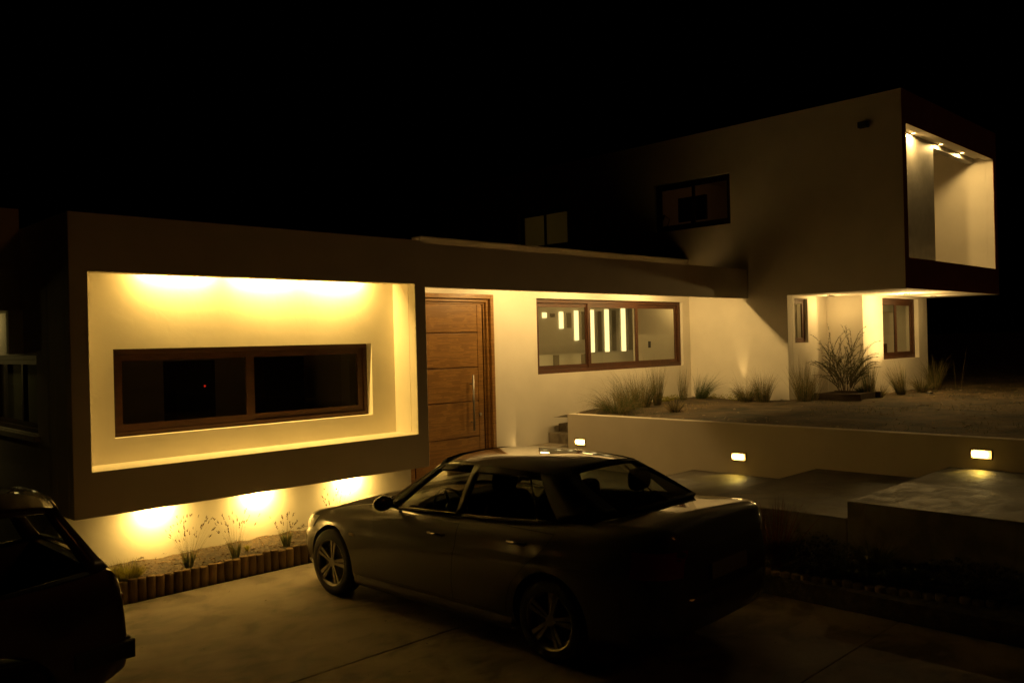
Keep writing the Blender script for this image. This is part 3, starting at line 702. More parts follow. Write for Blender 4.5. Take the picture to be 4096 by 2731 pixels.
mt_ = mat('old_timber', (0.09, 0.06, 0.035), 0.9, var=0.4, bump=0.4)
for a in ((-0.35, 0.45, -0.36, -0.30), (-0.35, 0.45, 0.30, 0.36), (-0.42, -0.352, -0.45, 0.45), (0.452, 0.52, -0.45, 0.45)):
    obj('board', bx(a[0], a[1], a[2], a[3], -0.05, 0.12), mt_, t, bevel=0.006)
obj('bed_soil', bx(-0.35, 0.45, -0.298, 0.298, -0.05, 0.08), soil_m, t)
# moss at the wall foot
bm = bmesh.new()
for i in range(1400):
    if random.random() < 0.55: x, y = random.gauss(13.85, 0.28), 9.92 - abs(random.gauss(0, .06))
    else: x, y = 14.87 - abs(random.gauss(0, .05)), random.uniform(8.4, 9.8)
    if x > 14.88: continue
    z = gz(x, y) + random.random() ** 2 * 0.09; s = random.uniform(.01, .025)
    a = random.random() * 6.28; v = [bm.verts.new((x + s * math.cos(a + q), y + s * math.sin(a + q) * .6, z + random.uniform(-s, s))) for q in (0, 2.1, 4.2)]
    bm.faces.new(v)
tag(obj('moss', bm, lime, recalc=False), kind='stuff')
# short grass of the garden
bm = bmesh.new()
for i in range(9000):
    x = random.uniform(10.7, 24); y = random.uniform(-1, 9.0)
    if mn.noise((x * 0.6, y * 0.6, 9)) < (0.02 if x < 17 else -0.25): continue
    if x > 14.3 and y > 7.5: continue
    if x > 16.4 and y > 6.9: continue
    blade(bm, (x, y, gz(x, y) - 0.005), (random.uniform(-.6, .6), random.uniform(-.6, .6), 1), random.uniform(.02, .07), 0.003, 0.3, 2, random.randrange(2))
tag(obj('grass', bm, [green, straw], recalc=False), kind='stuff')
bm = bmesh.new()
for i in range(260):
    x = random.uniform(10.8, 20); y = random.uniform(2, 9.3); s = random.uniform(0.008, 0.035)
    if (x > 14.3 and y > 7.4) or (x > 16 and y > 6.9): continue
    m4 = Matrix.Translation((x, y, gz(x, y))) @ Matrix.Rotation(random.random() * 6, 4, 'Z') @ Matrix.Diagonal((s, s * random.uniform(.5, 1), s * .6, 1))
    bmesh.ops.create_icosphere(bm, subdivisions=1, radius=1, matrix=m4)
tag(obj('pebbles', bm, mat('pebble', (0.25, 0.2, 0.14), 0.9)), kind='stuff')

# planter tufts with seed heads
def seeded(loc, h, n, label, sp=0.35):
    bm = bmesh.new()
    for i in range(170):
        a = random.random() * 6.28; s = random.random() * 0.30
        blade(bm, (0.035 * math.cos(a), 0.035 * math.sin(a), -0.02), (math.cos(a) * s, math.sin(a) * s, 1), random.uniform(.10, .2), .0022, .3, 4, 0)
    for i in range(n):
        a = random.random() * 6.28; s = random.random() ** .8 * sp * 1.6
        p, d = blade(bm, (0.03 * math.cos(a), 0.03 * math.sin(a), 0), (math.cos(a) * s, math.sin(a) * s * .7, 1), h * random.uniform(.6, 1.05), .0016, .25, 5, 1)
        for k in range(random.randrange(4, 9)):
            q = p - d * 0.03 * random.random()
            dd = (d + Vector((random.uniform(-1, 1), random.uniform(-1, 1), random.uniform(-.6, .8))) * .6).normalized()
            blade(bm, q, dd, random.uniform(.012, .028), .0035, 0, 1, 2)
    o = obj('flowering_grass', bm, [green, straw, seedm], recalc=False); o.location = loc
    tag(o, label, 'grass', 'flowering grass clumps in the bed under the lit niche')
seeded((3.70, 8.60, 0.19), 0.42, 46, 'tallest flowering grass clump in the log-edged bed', .38)
seeded((4.22, 8.62, 0.19), 0.40, 32, 'second flowering grass clump from the left car, mid bed', .34)
seeded((4.84, 8.64, 0.19), 0.30, 26, 'small flowering grass clump just left of the dark car nose', .36)
seeded((5.52, 8.70, 0.22), 0.42, 24, 'flowering grass clump showing above the dark car bonnet', .22)
tuft('grass_clump', (3.08, 8.60, 0.18), 0.20, 0.8, 520, 'short yellow-green grass mound at the left end of the log-edged bed', m=lime, m2=lime, rbase=0.10, w=0.003, droop=0.5)
tuft('grass_clump', (4.42, 8.75, 0.2), 0.08, 0.6, 26, 'tiny yellow seedling in the middle of the log-edged bed', m=lime, m2=lime, rbase=0.01, w=0.006)
# bed behind the dark car
bm = bmesh.new()
for i in range(9000):
    y = random.uniform(0.5, 5.0); x0_ = 7.27 if y > 3.9 else 7.27 + (3.9 - y) * 0.13
    x = random.uniform(x0_, 7.79); z = 0.2 + random.random() * (0.22 + 0.12 * mn.noise((x * 2, y * 2, 1))); s = random.uniform(.01, .028)
    v = [bm.verts.new((x + random.uniform(-s, s), y + random.uniform(-s, s), z + random.uniform(-s, s))) for q in range(3)]
    bm.faces.new(v)
tag(obj('ground_cover', bm, darkg, recalc=False), kind='stuff')
tag(obj('planting_soil', bx(7.2, 7.795, 0.3, 5.1, -0.04, 0.17), soil_m), kind='structure')
tuft('spiky_plant', (7.5, 4.1, 0.2), 0.62, 0.55, 60, 'dark reddish spiky plant beside the boot of the dark car', m=purple, m2=purple, w=0.009, droop=0.15, rbase=0.04, cat='plant')
tuft('low_plant', (7.6, 3.2, 0.3), 0.30, 0.8, 90, 'small dark leafy plant in the bed against the step', m=darkg, m2=darkg, w=0.008, cat='plant')

# ------------------------------------------------------------ cars
def interp(tab, x):
    if x <= tab[0][0]: return tab[0][1]
    for i in range(len(tab) - 1):
        a, b = tab[i], tab[i + 1]
        if x <= b[0]:
            t = (x - a[0]) / (b[0] - a[0])
            m0 = (b[1] - tab[i - 1][1]) / (b[0] - tab[i - 1][0]) if i > 0 else (b[1] - a[1]) / (b[0] - a[0])
            m1 = (tab[i + 2][1] - a[1]) / (tab[i + 2][0] - a[0]) if i + 2 < len(tab) else (b[1] - a[1]) / (b[0] - a[0])
            h = b[0] - a[0]; t2, t3 = t * t, t * t * t
            return (2 * t3 - 3 * t2 + 1) * a[1] + (t3 - 2 * t2 + t) * h * m0 + (-2 * t3 + 3 * t2) * b[1] + (t3 - t2) * h * m1
    return tab[-1][1]
def lin(tab, x):
    if x <= tab[0][0]: return tab[0][1]
    for a, b in zip(tab, tab[1:]):
        if x <= b[0]: return a[1] + (b[1] - a[1]) * (x - a[0]) / (b[0] - a[0])
    return tab[-1][1]

def paint_mat(name, col, metal=0.5, rough=0.32):
    m = mat(name, col, rough, metal=metal, coat=1.0)
    return m
car_glass = glass_mat('car_glass', (0.55, 0.58, 0.52), 1.1)
car_glass2 = glass_mat('car_glass_clear', (0.66, 0.69, 0.62), 1.0)
rubber = mat('tyre_rubber', (0.02, 0.019, 0.018), 0.8, bump=0.2)
rim_m = mat('alloy', (0.26, 0.245, 0.22), 0.42, metal=0.8)
red_m = mat('red_lens', (0.35, 0.01, 0.008), 0.12, coat=1.0)
lamp_m = mat('headlamp_lens', (0.75, 0.73, 0.68), 0.08, coat=1.0)
amber = mat('indicator_lens', (0.6, 0.45, 0.25), 0.15, coat=1.0)
cloth = mat('seat_cloth', (0.03, 0.028, 0.025), 0.9)

class Car:
    """coordinates: x towards the nose, y to the car's left, z up; L measured back from the nose"""
    def __init__(s, T, root): s.T = T; s.root = root
    def X(s, L_): return s.T['rear_axle'] - L_
    def halfw(s, L_, z):
        T = s.T; w = interp(T['w'], L_); zb = interp(T['zb'], L_); zt = interp(T['zt'], L_)
        t = (z - zb) / max(zt - zb, 1e-4)
        return w * interp(T['prof'], min(max(t, 0), 1))
    def body(s, paint, inside):
        T = s.T; bm = bmesh.new(); rings = []
        Ls = sorted(set(T['Ls']))
        ts = [0, .05, .12, .2, .3, .4, .5, .58, .64, .67, .70, .76, .84, .92, .97, 1.0]
        a0, a1 = T['tub']
        info = []
        for L_ in Ls:
            zb, zt = interp(T['zb'], L_), interp(T['zt'], L_); w = interp(T['w'], L_); cr = lin(T['crown'], L_)
            half = [(0.0, zb), (w * 0.5, zb)] + [(s.halfw(L_, zb + t * (zt - zb)), zb + t * (zt - zb)) for t in ts]
            yt = half[-1][0]
            if a0 <= L_ <= a1:
                half += [(min(yt - 0.015, T['tubw'] + .02), zt + 0.004), (T['tubw'], zt - 0.02), (T['tubw'] - .01, zt - 0.40), (0.35, zt - .42), (0, zt - .42)]
            else:
                half += [(yt * (1 - q), zt + cr * (1 - (1 - q) ** 2)) for q in (.1, .3, .5, .75, 1.0)]
            ring = [bm.verts.new((s.X(L_), y, z)) for y, z in half] + [bm.verts.new((s.X(L_), -y, z)) for y, z in half[1:-1][::-1]]
            rings.append(ring); info.append(L_)
        nh = 2 + len(ts)
        N = len(rings[0])
        for k in range(len(rings) - 1):
            tub = a0 <= info[k] and info[k + 1] <= a1 or (info[k] < a0 <= info[k + 1] and False)
            for i in range(N):
                f = bm.faces.new((rings[k][i], rings[k][(i + 1) % N], rings[k + 1][(i + 1) % N], rings[k + 1][i]))
                f.smooth = True
                if a0 <= (info[k] + info[k + 1]) / 2 <= a1 or info[k] < a0 <= info[k + 1] or info[k] <= a1 < info[k + 1]:
                    if nh <= i < N - nh: 
                        if (a0 <= (info[k] + info[k + 1]) / 2 <= a1) or nh + 1 <= i < N - nh - 1: f.material_index = 1
        bm.faces.new(rings[0]); bm.faces.new(rings[-1][::-1])
        o = obj('body', bm, [paint, inside], s.root)
        # wheel arches
        bmc = bmesh.new()
        for ax in T['axles']:
            for sd in (1, -1):
                tube(bmc, (s.X(ax), sd * T['arch_in'], T['wr'] + 0.01), (s.X(ax), sd * 1.3, T['wr'] + 0.01), T['arch_r'], n=40)
        c = obj('cutter', bmc, black_m, s.root)
        md = o.modifiers.new('b', 'BOOLEAN'); md.object = c; md.operation = 'DIFFERENCE'; md.solver = 'EXACT'
        bpy.context.view_layer.update()
        dg = bpy.context.evaluated_depsgraph_get()
        me = bpy.data.meshes.new_from_object(o.evaluated_get(dg)); o.modifiers.clear(); o.data = me
        bpy.data.objects.remove(c)
        me.materials.clear(); me.materials.append(paint); me.materials.append(inside)
        me.set_sharp_from_angle(angle=R(42))
        return o
    def patch(s, rows, lo, hi, side, off, n=12, ext=0.0):
        """sheet on the flank between L curves lo(z), hi(z)"""
        bm = bmesh.new(); g = []
        z0, z1 = rows
        m = 22
        for j in range(m + 1):
            z = z0 - ext + (z1 - z0 + 2 * ext) * j / m
            a, b = lin(lo, z) - ext, lin(hi, z) + ext
            g.append([bm.verts.new((s.X(a + (b - a) * i / n), side * (s.halfw(a + (b - a) * i / n, z) + off), z)) for i in range(n + 1)])
        for j in range(m):
            for i in range(n):
                f = bm.faces.new((g[j][i], g[j][i + 1], g[j + 1][i + 1], g[j + 1][i])); f.smooth = True
        return bm
    def greenhouse(s, belt, roof, segs, paint, trim, glass, roofc, bulge=0.02, roof_paint=None):
        """belt/roof: half rings [(L,y,z)...] front centre to rear centre; segs: [(name,i0,i1,is_glass)]"""
        def pt(sd, i, t):
            a, b = belt[i], roof[i]; bl = bulge * math.sin(math.pi * t) * (1 if a[1] > .2 else .3)
            L_ = a[0] + (b[0] - a[0]) * t; y = a[1] + (b[1] - a[1]) * t + (bl if a[1] > .2 else 0)
            return (s.X(L_), sd * y, a[2] + (b[2] - a[2]) * t)
        def sheet(bm, sd, idx, t0, t1, off=0, mi=0):
            n = 6; g = []
            for i in idx:
                col = []
                for j in range(n + 1):
                    p = Vector(pt(sd, i, t0 + (t1 - t0) * j / n)); col.append(bm.verts.new(p))
                g.append(col)
            for a, b in zip(g, g[1:]):
                for j in range(n):
                    f = bm.faces.new((a[j], b[j], b[j + 1], a[j + 1])); f.smooth = True; f.material_index = mi
        # pillars and frame bands
        bm = bmesh.new()
        for nm, i0, i1, gl in segs:
            for sd in (1, -1):
                if gl:
                    sheet(bm, sd, range(i0, i1 + 1), 0.0, 0.05, mi=1 if gl == 'side' else 0); sheet(bm, sd, range(i0, i1 + 1), s.T.get('gt', 0.93) if gl == 'side' else 0.93, 1.0)
                else: sheet(bm, sd, range(i0, i1 + 1), 0.0, 1.0, mi=(1 if nm == 'b' else 0))
        bmesh.ops.remove_doubles(bm, verts=bm.verts, dist=0.0005)
        o = obj('pillars', bm, [paint, trim], s.root, recalc=True)
        md = o.modifiers.new('s', 'SOLIDIFY'); md.thickness = 0.025; md.offset = 0
        groups = {}
        for nm, i0, i1, gl in segs:
            if not gl: continue
            if gl == 'front' or gl == 'rear':
                bm = bmesh.new(); sheet(bm, 1, range(i0, i1 + 1), 0.05, 0.93); sheet(bm, -1, range(i0, i1 + 1), 0.05, 0.93)
                bmesh.ops.remove_doubles(bm, verts=bm.verts, dist=0.0005)
                obj('windscreen' if gl == 'front' else 'rear_window', bm, glass, s.root, recalc=True)
            else:
                for sd in (1, -1):
                    bm = bmesh.new(); sheet(bm, sd, range(i0, i1 + 1), 0.05, s.T.get('gt', 0.93)); obj('side_window', bm, s.T.get('rear_glass', glass) if i0 > 5 else glass, s.root)
        # roof
        bm = bmesh.new(); side = [r for r in roof]
        Lf, Lr = roof[0][0], roof[-1][0]
        n, m = 26, 14; g = []
        def edge(u):   # position along the roof side ring by arc fraction
            k = u * (len(roof) - 1); i = min(int(k), len(roof) - 2); t = k - i
            return [roof[i][q] + (roof[i + 1][q] - roof[i][q]) * t for q in range(3)]
        sidei = [i for i in range(len(roof)) if s.T['rs0'] <= i <= s.T['rs1']]
        E_ = [roof[i] for i in sidei]
        tabs_y = [(e[0], e[1]) for e in E_]; tabs_z = [(e[0], e[2]) for e in E_]
        La, Lb = E_[0][0], E_[-1][0]
        for i in range(n + 1):
            u = i / n; row = []
            Le = La + (Lb - La) * u; ye = interp(tabs_y, Le); ze = interp(tabs_z, Le)
            Lc = Lf + (Lr - Lf) * u; zc = interp(roofc, Lc)
            for j in range(-m, m + 1):
                v = j / m; av = abs(v)
                LL = Lc + (Le - Lc) * av ** 2; sh = (1 - av ** 2.6)
                row.append(bm.verts.new((s.X(LL), v * ye, ze + (zc - ze) * sh)))
            g.append(row)
        for i in range(n):
            for j in range(2 * m):
                f = bm.faces.new((g[i][j], g[i + 1][j], g[i + 1][j + 1], g[i][j + 1])); f.smooth = True
        o = obj('roof', bm, roof_paint or paint, s.root)
        md = o.modifiers.new('s', 'SOLIDIFY'); md.thickness = 0.02; md.offset = -1
    def wheels(s, rim_style='alloy'):
        T = s.T; wr, ww, hw = T['wr'], T['ww'], T['track']
        for ax in T['axles']:
            for sd in (1, -1):
                t = bpy.data.objects.new('wheel', None); C.objects.link(t); t.parent = s.root; t.location = (s.X(ax), sd * hw, wr)
                t.empty_display_size = .1
                bm = bmesh.new(); n = 48; rr = T['rim']
                prof = [(rr, -ww), (rr + .02, -ww - .004), (wr - .03, -ww * .98), (wr - .006, -ww * .8), (wr, -ww * .5), (wr, .5 * ww), (wr - .006, .8 * ww), (wr - .03, .98 * ww), (rr + .02, ww + .004), (rr, ww)]
                rg = [[bm.verts.new((r * math.cos(2 * math.pi * i / n), y * 1.0, r * math.sin(2 * math.pi * i / n))) for i in range(n)] for r, y in prof]
                for a, b in zip(rg, rg[1:]):
                    for i in range(n):
                        f = bm.faces.new((a[i], a[(i + 1) % n], b[(i + 1) % n], b[i])); f.smooth = True
                obj('tyre', bm, rubber, t)
                bm = bmesh.new(); o_ = sd * 1.0
                prof = [(rr, ww * .98), (rr - .012, ww * .93), (rr - .02, ww * .5), (rr - .03, -ww)]
                rg = [[bm.verts.new((r * math.cos(2 * math.pi * i / n), o_ * y, r * math.sin(2 * math.pi * i / n))) for i in range(n)] for r, y in prof]
                for a, b in zip(rg, rg[1:]):
                    for i in range(n):
                        f = bm.faces.new((a[i], a[(i + 1) % n], b[(i + 1) % n], b[i])); f.smooth = True
                def bar(a0, a1, r0, r1, w0, w1, y0, y1, th=.018):
                    pa = Vector((r0 * math.cos(a0), y0, r0 * math.sin(a0))); pb = Vector((r1 * math.cos(a1), y1, r1 * math.sin(a1)))
                    d = (pb - pa).normalized(); sdv = d.cross(Vector((0, 1, 0))).normalized(); up = Vector((0, o_, 0)) * th
                    q = [pa + sdv * w0, pa - sdv * w0, pb - sdv * w1, pb + sdv * w1]
                    v = [bm.verts.new(x) for x in q] + [bm.verts.new(x - up) for x in q]
                    for f in ((0, 1, 2, 3), (7, 6, 5, 4), (0, 4, 5, 1), (1, 5, 6, 2), (2, 6, 7, 3), (3, 7, 4, 0)): bm.faces.new([v[i] for i in f])
                yo = o_ * ww * .80
                tube(bm, (0, o_ * ww * .5, 0), (0, yo + o_ * .002, 0), .05, .045, n=20)
                if rim_style == 'alloy':
                    for k in range(5):
                        a = math.pi / 2 + 2 * math.pi * k / 5 + .2
                        for q in (-1, 1): bar(a + q * .30, a + q * .135, .038, rr - .006, .009, .019, yo, o_ * ww * .9)
                else:
                    bm2 = [(rr - .02) * 1.0]
                    for k in range(12):
                        a = 2 * math.pi * k / 12; bar(a, a, .03, rr - .01, .03, .045, yo, o_ * ww * .85)
                obj('rim', bm, rim_m, t)
                bm = bmesh.new(); tube(bm, (0, o_ * -.02, 0), (0, o_ * ww * .35, 0), rr - .05, n=32); obj('brake_disc', bm, mat('brake', (.05, .045, .04), .5, metal=.6), t)

# --- dark saloon -----------------------------------------------------
sal_root = thing('parked_car', 'dark metallic four-door saloon parked nose-in on the driveway', 'car', (5.474, 4.415, 0), R(92.86))
T1 = dict(gt=0.87, rear_glass=glass_mat('privacy_glass', (0.42, 0.44, 0.38), 1.0), rear_axle=3.52, axles=(0.76, 3.52), wr=0.316, ww=0.1, rim=0.222, track=0.785, arch_r=0.352, arch_in=0.55,
    w=[(0, .52), (.04, .62), (.12, .72), (.25, .80), (.45, .855), (.8, .893), (1.3, .90), (2.3, .905), (3.3, .905), (3.8, .89), (4.15, .86), (4.35, .81), (4.46, .73), (4.52, .60)],
    zb=[(0, .30), (.1, .22), (.5, .18), (1, .17), (3.5, .17), (4.1, .20), (4.4, .27), (4.52, .36)],
    zt=[(0, .60), (.08, .665), (.25, .725), (.6, .80), (1.0, .865), (1.4, .915), (1.8, .935), (2.6, .965), (3.3, 1.005), (3.8, 1.04), (4.2, 1.062), (4.38, 1.068), (4.46, 1.03), (4.50, .96), (4.52, .88)],
    crown=[(0, .03), (.3, .05), (1.0, .07), (1.35, .065), (1.54, .03), (3.86, .05), (4.2, .035), (4.4, .025), (4.52, .02)],
    prof=[(0, .86), (.04, .93), (.12, .972), (.25, .992), (.45, 1.0), (.60, .998), (.66, .992), (.70, .975), (.85, .955), (.93, .925), (.98, .885), (1, .86)],
    tub=(1.56, 3.84), tubw=0.74, rs0=3, rs1=12,
    Ls=[0, .02, .05, .09, .14, .2, .28, .38, .5, .65, .8, .95, 1.1, 1.25, 1.4, 1.5, 1.555, 1.56, 1.7, 1.9, 2.1, 2.3, 2.5, 2.7, 2.9, 3.1, 3.3, 3.5, 3.7, 3.84, 3.845, 3.95, 4.05, 4.15, 4.25, 4.33, 4.39, 4.43, 4.46, 4.49, 4.51, 4.52])
sal = Car(T1, sal_root)
paint = paint_mat('dark_bronze_paint', (0.050, 0.043, 0.032), 0.1, 0.55)
sal.body(paint, cloth)
belt = [(1.20, 0, .955), (1.23, .35, .95), (1.34, .62, .935), (1.47, .735, .925), (1.66, .785, .925), (2.0, .80, .94), (2.46, .805, .957), (2.54, .805, .961), (3.0, .80, .985), (3.35, .785, 1.005), (3.56, .775, 1.025), (3.80, .735, 1.06), (3.955, .52, 1.094), (3.995, .32, 1.102), (4.01, 0, 1.105)]
roof = [(1.98, 0, 1.385), (1.99, .28, 1.38), (2.03, .48, 1.365), (2.08, .555, 1.345), (2.15, .575, 1.338), (2.28, .59, 1.350), (2.50, .60, 1.358), (2.58, .60, 1.359), (2.85, .597, 1.362), (3.05, .585, 1.354), (3.20, .57, 1.345), (3.32, .54, 1.338), (3.365, .39, 1.357), (3.385, .22, 1.372), (3.39, 0, 1.378)]
segs = [('w', 0, 3, 'front'), ('a', 3, 4, None), ('g', 4, 6, 'side'), ('b', 6, 7, None), ('g', 7, 10, 'side'), ('c', 10, 12, None), ('r', 12, 14, 'rear')]
segs2 = [('w', 0, 3, 'front'), ('a', 3, 4, None), ('g', 4, 6, 'side'), ('b', 6, 7, None), ('g', 7, 10, 'side'), ('c', 10, 11, None), ('r', 11, 13, 'rear')]
sal.greenhouse(belt, roof, segs, mat('pillar_paint', (0.008, 0.007, 0.005), 0.7, spec=0.05),  mat('window_trim', (0.03, 0.026, 0.02), .5, spec=.2), car_glass2, [(1.98, 1.385), (2.2, 1.42), (2.5, 1.436), (2.9, 1.430), (3.2, 1.405), (3.39, 1.378)], roof_paint=paint)
bm = bmesh.new()
for sd in (1, -1): tube(bm, (sal.X(3.36), sd * .792, 1.01), (sal.X(3.14), sd * .615, 1.30), .007, n=6)
obj('quarter_divider', bm, mat('divider_trim', (0.2, 0.17, 0.12), .4, metal=.6), sal_root)
sal.wheels()
seam_m = mat('shut_line', (0.004, 0.004, 0.004), 0.8)
fd_lo = [(.2, 1.52), (.5, 1.47), (.8, 1.42), (.95, 1.40)]; fd_hi = [(.2, 2.50), (.45, 2.49), (.9, 2.53), (1.0, 2.53)]
rd_hi = [(.2, 3.08), (.40, 3.10), (.55, 3.16), (.70, 3.30), (.85, 3.48), (1.05, 3.62)]
def shift(tab, d): return [(a, b + d) for a, b in tab]
for sd in (1, -1):
    for lo, hi, z1 in ((fd_lo, shift(fd_hi, -.004), .905), (shift(fd_hi, .004), rd_hi, .955)):
        obj('shut_line', sal.patch((.30, z1), lo, hi, sd, .0015, ext=.005), seam_m, sal_root)
        d = obj('door', sal.patch((.30, z1), lo, hi, sd, .004), paint, sal_root)
        hl = 2.30 if lo is fd_lo else 3.22; hz = .80 if lo is fd_lo else .855
        bm = bmesh.new(); y = sal.halfw(hl, hz)
        tube(bm, (sal.X(hl - .09), sd * (y + .035), hz + .006), (sal.X(hl + .09), sd * (y + .035), hz), .011, n=10)
        for q in (-.085, .085): tube(bm, (sal.X(hl + q), sd * (y - .005), hz), (sal.X(hl + q), sd * (y + .035), hz), .011, n=8)
        obj('handle', bm, mat('handle_metal', (0.35, 0.32, 0.27), .25, metal=.9), d)
    # chrome waist strip
    bm = bmesh.new(); pv = None
    for i in range(25):
        L_ = 1.62 + (3.72 - 1.62) * i / 24; zt_ = interp(T1['zt'], L_)
        y = sal.halfw(L_, zt_) - .01
        ring = [bm.verts.new((sal.X(L_), sd * (y + a), zt_ + b)) for a, b in ((.008, -.004), (.010, .012), (-.02, .014), (-.03, 0))]
        if pv:
            for k in range(4): bm.faces.new((pv[k], pv[(k + 1) % 4], ring[(k + 1) % 4], ring[k])).smooth = True
        pv = ring
    obj('waist_trim', bm, mat('trim_metal', (0.5, 0.46, 0.4), .25, metal=1.0), sal_root)
    # side skirt
    bm = bmesh.new(); pv = None
    for i in range(20):
        L_ = 1.14 + (3.14 - 1.14) * i / 19
        y = sal.halfw(L_, .24)
        ring = [bm.verts.new((sal.X(L_), sd * (y + a), z)) for a, z in ((-.05, .165), (.005, .175), (.018, .215), (.014, .262), (-.01, .285))]
        if pv:
            for k in range(4): bm.faces.new((pv[k], pv[k + 1], ring[k + 1], ring[k])).smooth = True
        pv = ring
    obj('side_skirt', bm, paint, sal_root)
    # wing mirror
    bm = bmesh.new(); bmesh.ops.create_uvsphere(bm, u_segments=20, v_segments=12, radius=1)
    for v in bm.verts:
        x, y, z = v.co; v.co = (sal.X(1.70) + (0.05 if x > 0 else .035) * x * 1.3, sd * .965 + y * .105, 1.005 + z * .068)
    tube(bm, (sal.X(1.68), sd * .80, .95), (sal.X(1.69), sd * .92, .985), .022, .018)
    wm = obj('wing_mirror', bm, paint, sal_root, smooth=True)
    # headlight and tail light
    bm = bmesh.new(); g_ = []
    for j in range(6):
        z = .575 + .024 * j; row = []
        for i in range(9):
            L_ = .035 + .36 * i / 8 + .02 * j; zz = z + .035 * i / 8; row.append(bm.verts.new((sal.X(L_), sd * (sal.halfw(L_, zz) + .006), zz)))
        g_.append(row)
    for a, b in zip(g_, g_[1:]):
        for i in range(8): bm.faces.new((a[i], a[i + 1], b[i + 1], b[i])).smooth = True
    obj('headlight', bm, lamp_m, sal_root)
    bm = bmesh.new(); g_ = []
    for j in range(7):
        z = .745 + .03 * j; row = []
        for i in range(9):
            L_ = 4.515 - .28 * i / 8 ; row.append(bm.verts.new((sal.X(L_), sd * (sal.halfw(L_, z) + .006), z)))
        g_.append(row)
    for a, b in zip(g_, g_[1:]):
        for i in range(8): bm.faces.new((a[i], a[i + 1], b[i + 1], b[i])).smooth = True
    obj('tail_light', bm, red_m, sal_root)
    bm = bmesh.new(); y = sal.halfw(1.12, .64); box(bm, sal.X(1.155), sal.X(1.085), min(sd * (y - .004), sd * (y + .006)), max(sd * (y - .004), sd * (y + .006)), .628, .652)
    obj('side_indicator', bm, amber, sal_root, bevel=.003)
    # seats
    def seat(x, y, parent):
        bm = bmesh.new(); box(bm, x - .25, x + .25, y - .24, y + .24, .45, .60)
        v = [(x - .22, .58, .23), (x - .34, 1.02, .20), (x - .37, 1.08, .13)]
        pr = None
        for px, pz, hw_ in v:
            ring = [bm.verts.new((px + dx, y + sy * hw_, pz)) for dx, sy in ((.05, -1), (.05, 1), (-.05, 1), (-.05, -1))]
            if pr:
                for k in range(4): bm.faces.new((pr[k], pr[(k + 1) % 4], ring[(k + 1) % 4], ring[k]))
            else: bm.faces.new(ring)
            pr = ring
        bm.faces.new(pr[::-1]); o_ = obj('seat', bm, cloth, parent, bevel=.04)
        bm = bmesh.new(); bmesh.ops.create_uvsphere(bm, u_segments=20, v_segments=12, radius=1)
        for q in bm.verts:
            c_ = q.co.copy(); f = lambda t: math.copysign(abs(t) ** .6, t)
            q.co = (x - .36 + .05 * f(c_.x), y + .135 * f(c_.y), 1.21 + .095 * f(c_.z))
        for sy in (-.055, .055): tube(bm, (x - .36, y + sy, 1.05), (x - .36, y + sy, 1.15), .007, n=6)
        obj('headrest', bm, cloth, parent, smooth=True)
    seat(sal.X(2.25), sd * .36, sal_root); seat(sal.X(3.15), sd * .36, sal_root)
bm = bmesh.new(); box(bm, sal.X(1.80), sal.X(1.50), -.70, .70, .62, .945); obj('dashboard', bm, cloth, sal_root, bevel=.04)
bm = bmesh.new(); c_ = Vector((sal.X(1.93), .37, .90)); n_ = Vector((-.9, 0, .45)).normalized(); u_ = Vector((0, 1, 0)); v_ = n_.cross(u_)
pr = None
for i in range(25):
    a = 2 * math.pi * i / 24; p = c_ + (u_ * math.cos(a) + v_ * math.sin(a)) * .185
    if pr is not None: tube(bm, pr, p, .014, n=6, cap=False)
    pr = p
for a in (0.1, math.pi - .1, -math.pi / 2): tube(bm, c_, c_ + (u_ * math.cos(a) + v_ * math.sin(a)) * .18, .016, n=6)
tube(bm, c_ - n_ * .02, c_ + n_ * .02, .05, n=14)
obj('steering_wheel', bm, mat('leather', (.03, .028, .025), .35), sal_root)
bm = bmesh.new(); box(bm, sal.X(.03), sal.X(-.012), -.22, -.02, .42, .60); box(bm, sal.X(.03), sal.X(-.012), .02, .22, .42, .60); obj('grille', bm, mat('grille_dark', (.04, .04, .04), .3, metal=.7), sal_root, bevel=.02)
bm = bmesh.new(); box(bm, sal.X(4.545), sal.X(4.50), -.26, .26, .66, .78); obj('licence_plate', bm, mat('plate', (.25, .24, .22), .5), sal_root, bevel=.004)
bm = bmesh.new()
for i in range(28):
    pass
g_ = []
for j, (o_, z) in enumerate(((.0, .36), (.045, .40), (.055, .50), (.045, .58), (.0, .60))):
    row = []
    for i in range(31):
        v = -1 + 2 * i / 30; y = v * .845; dx = 4.545 - .42 * abs(v) ** 5 + o_ * .6
        row.append(bm.verts.new((sal.X(dx), y * (1 + o_ * .5), z)))
    g_.append(row)
for a, b in zip(g_, g_[1:]):
    for i in range(30): bm.faces.new((a[i], a[i + 1], b[i + 1], b[i])).smooth = True
obj('bumper', bm, paint, sal_root)

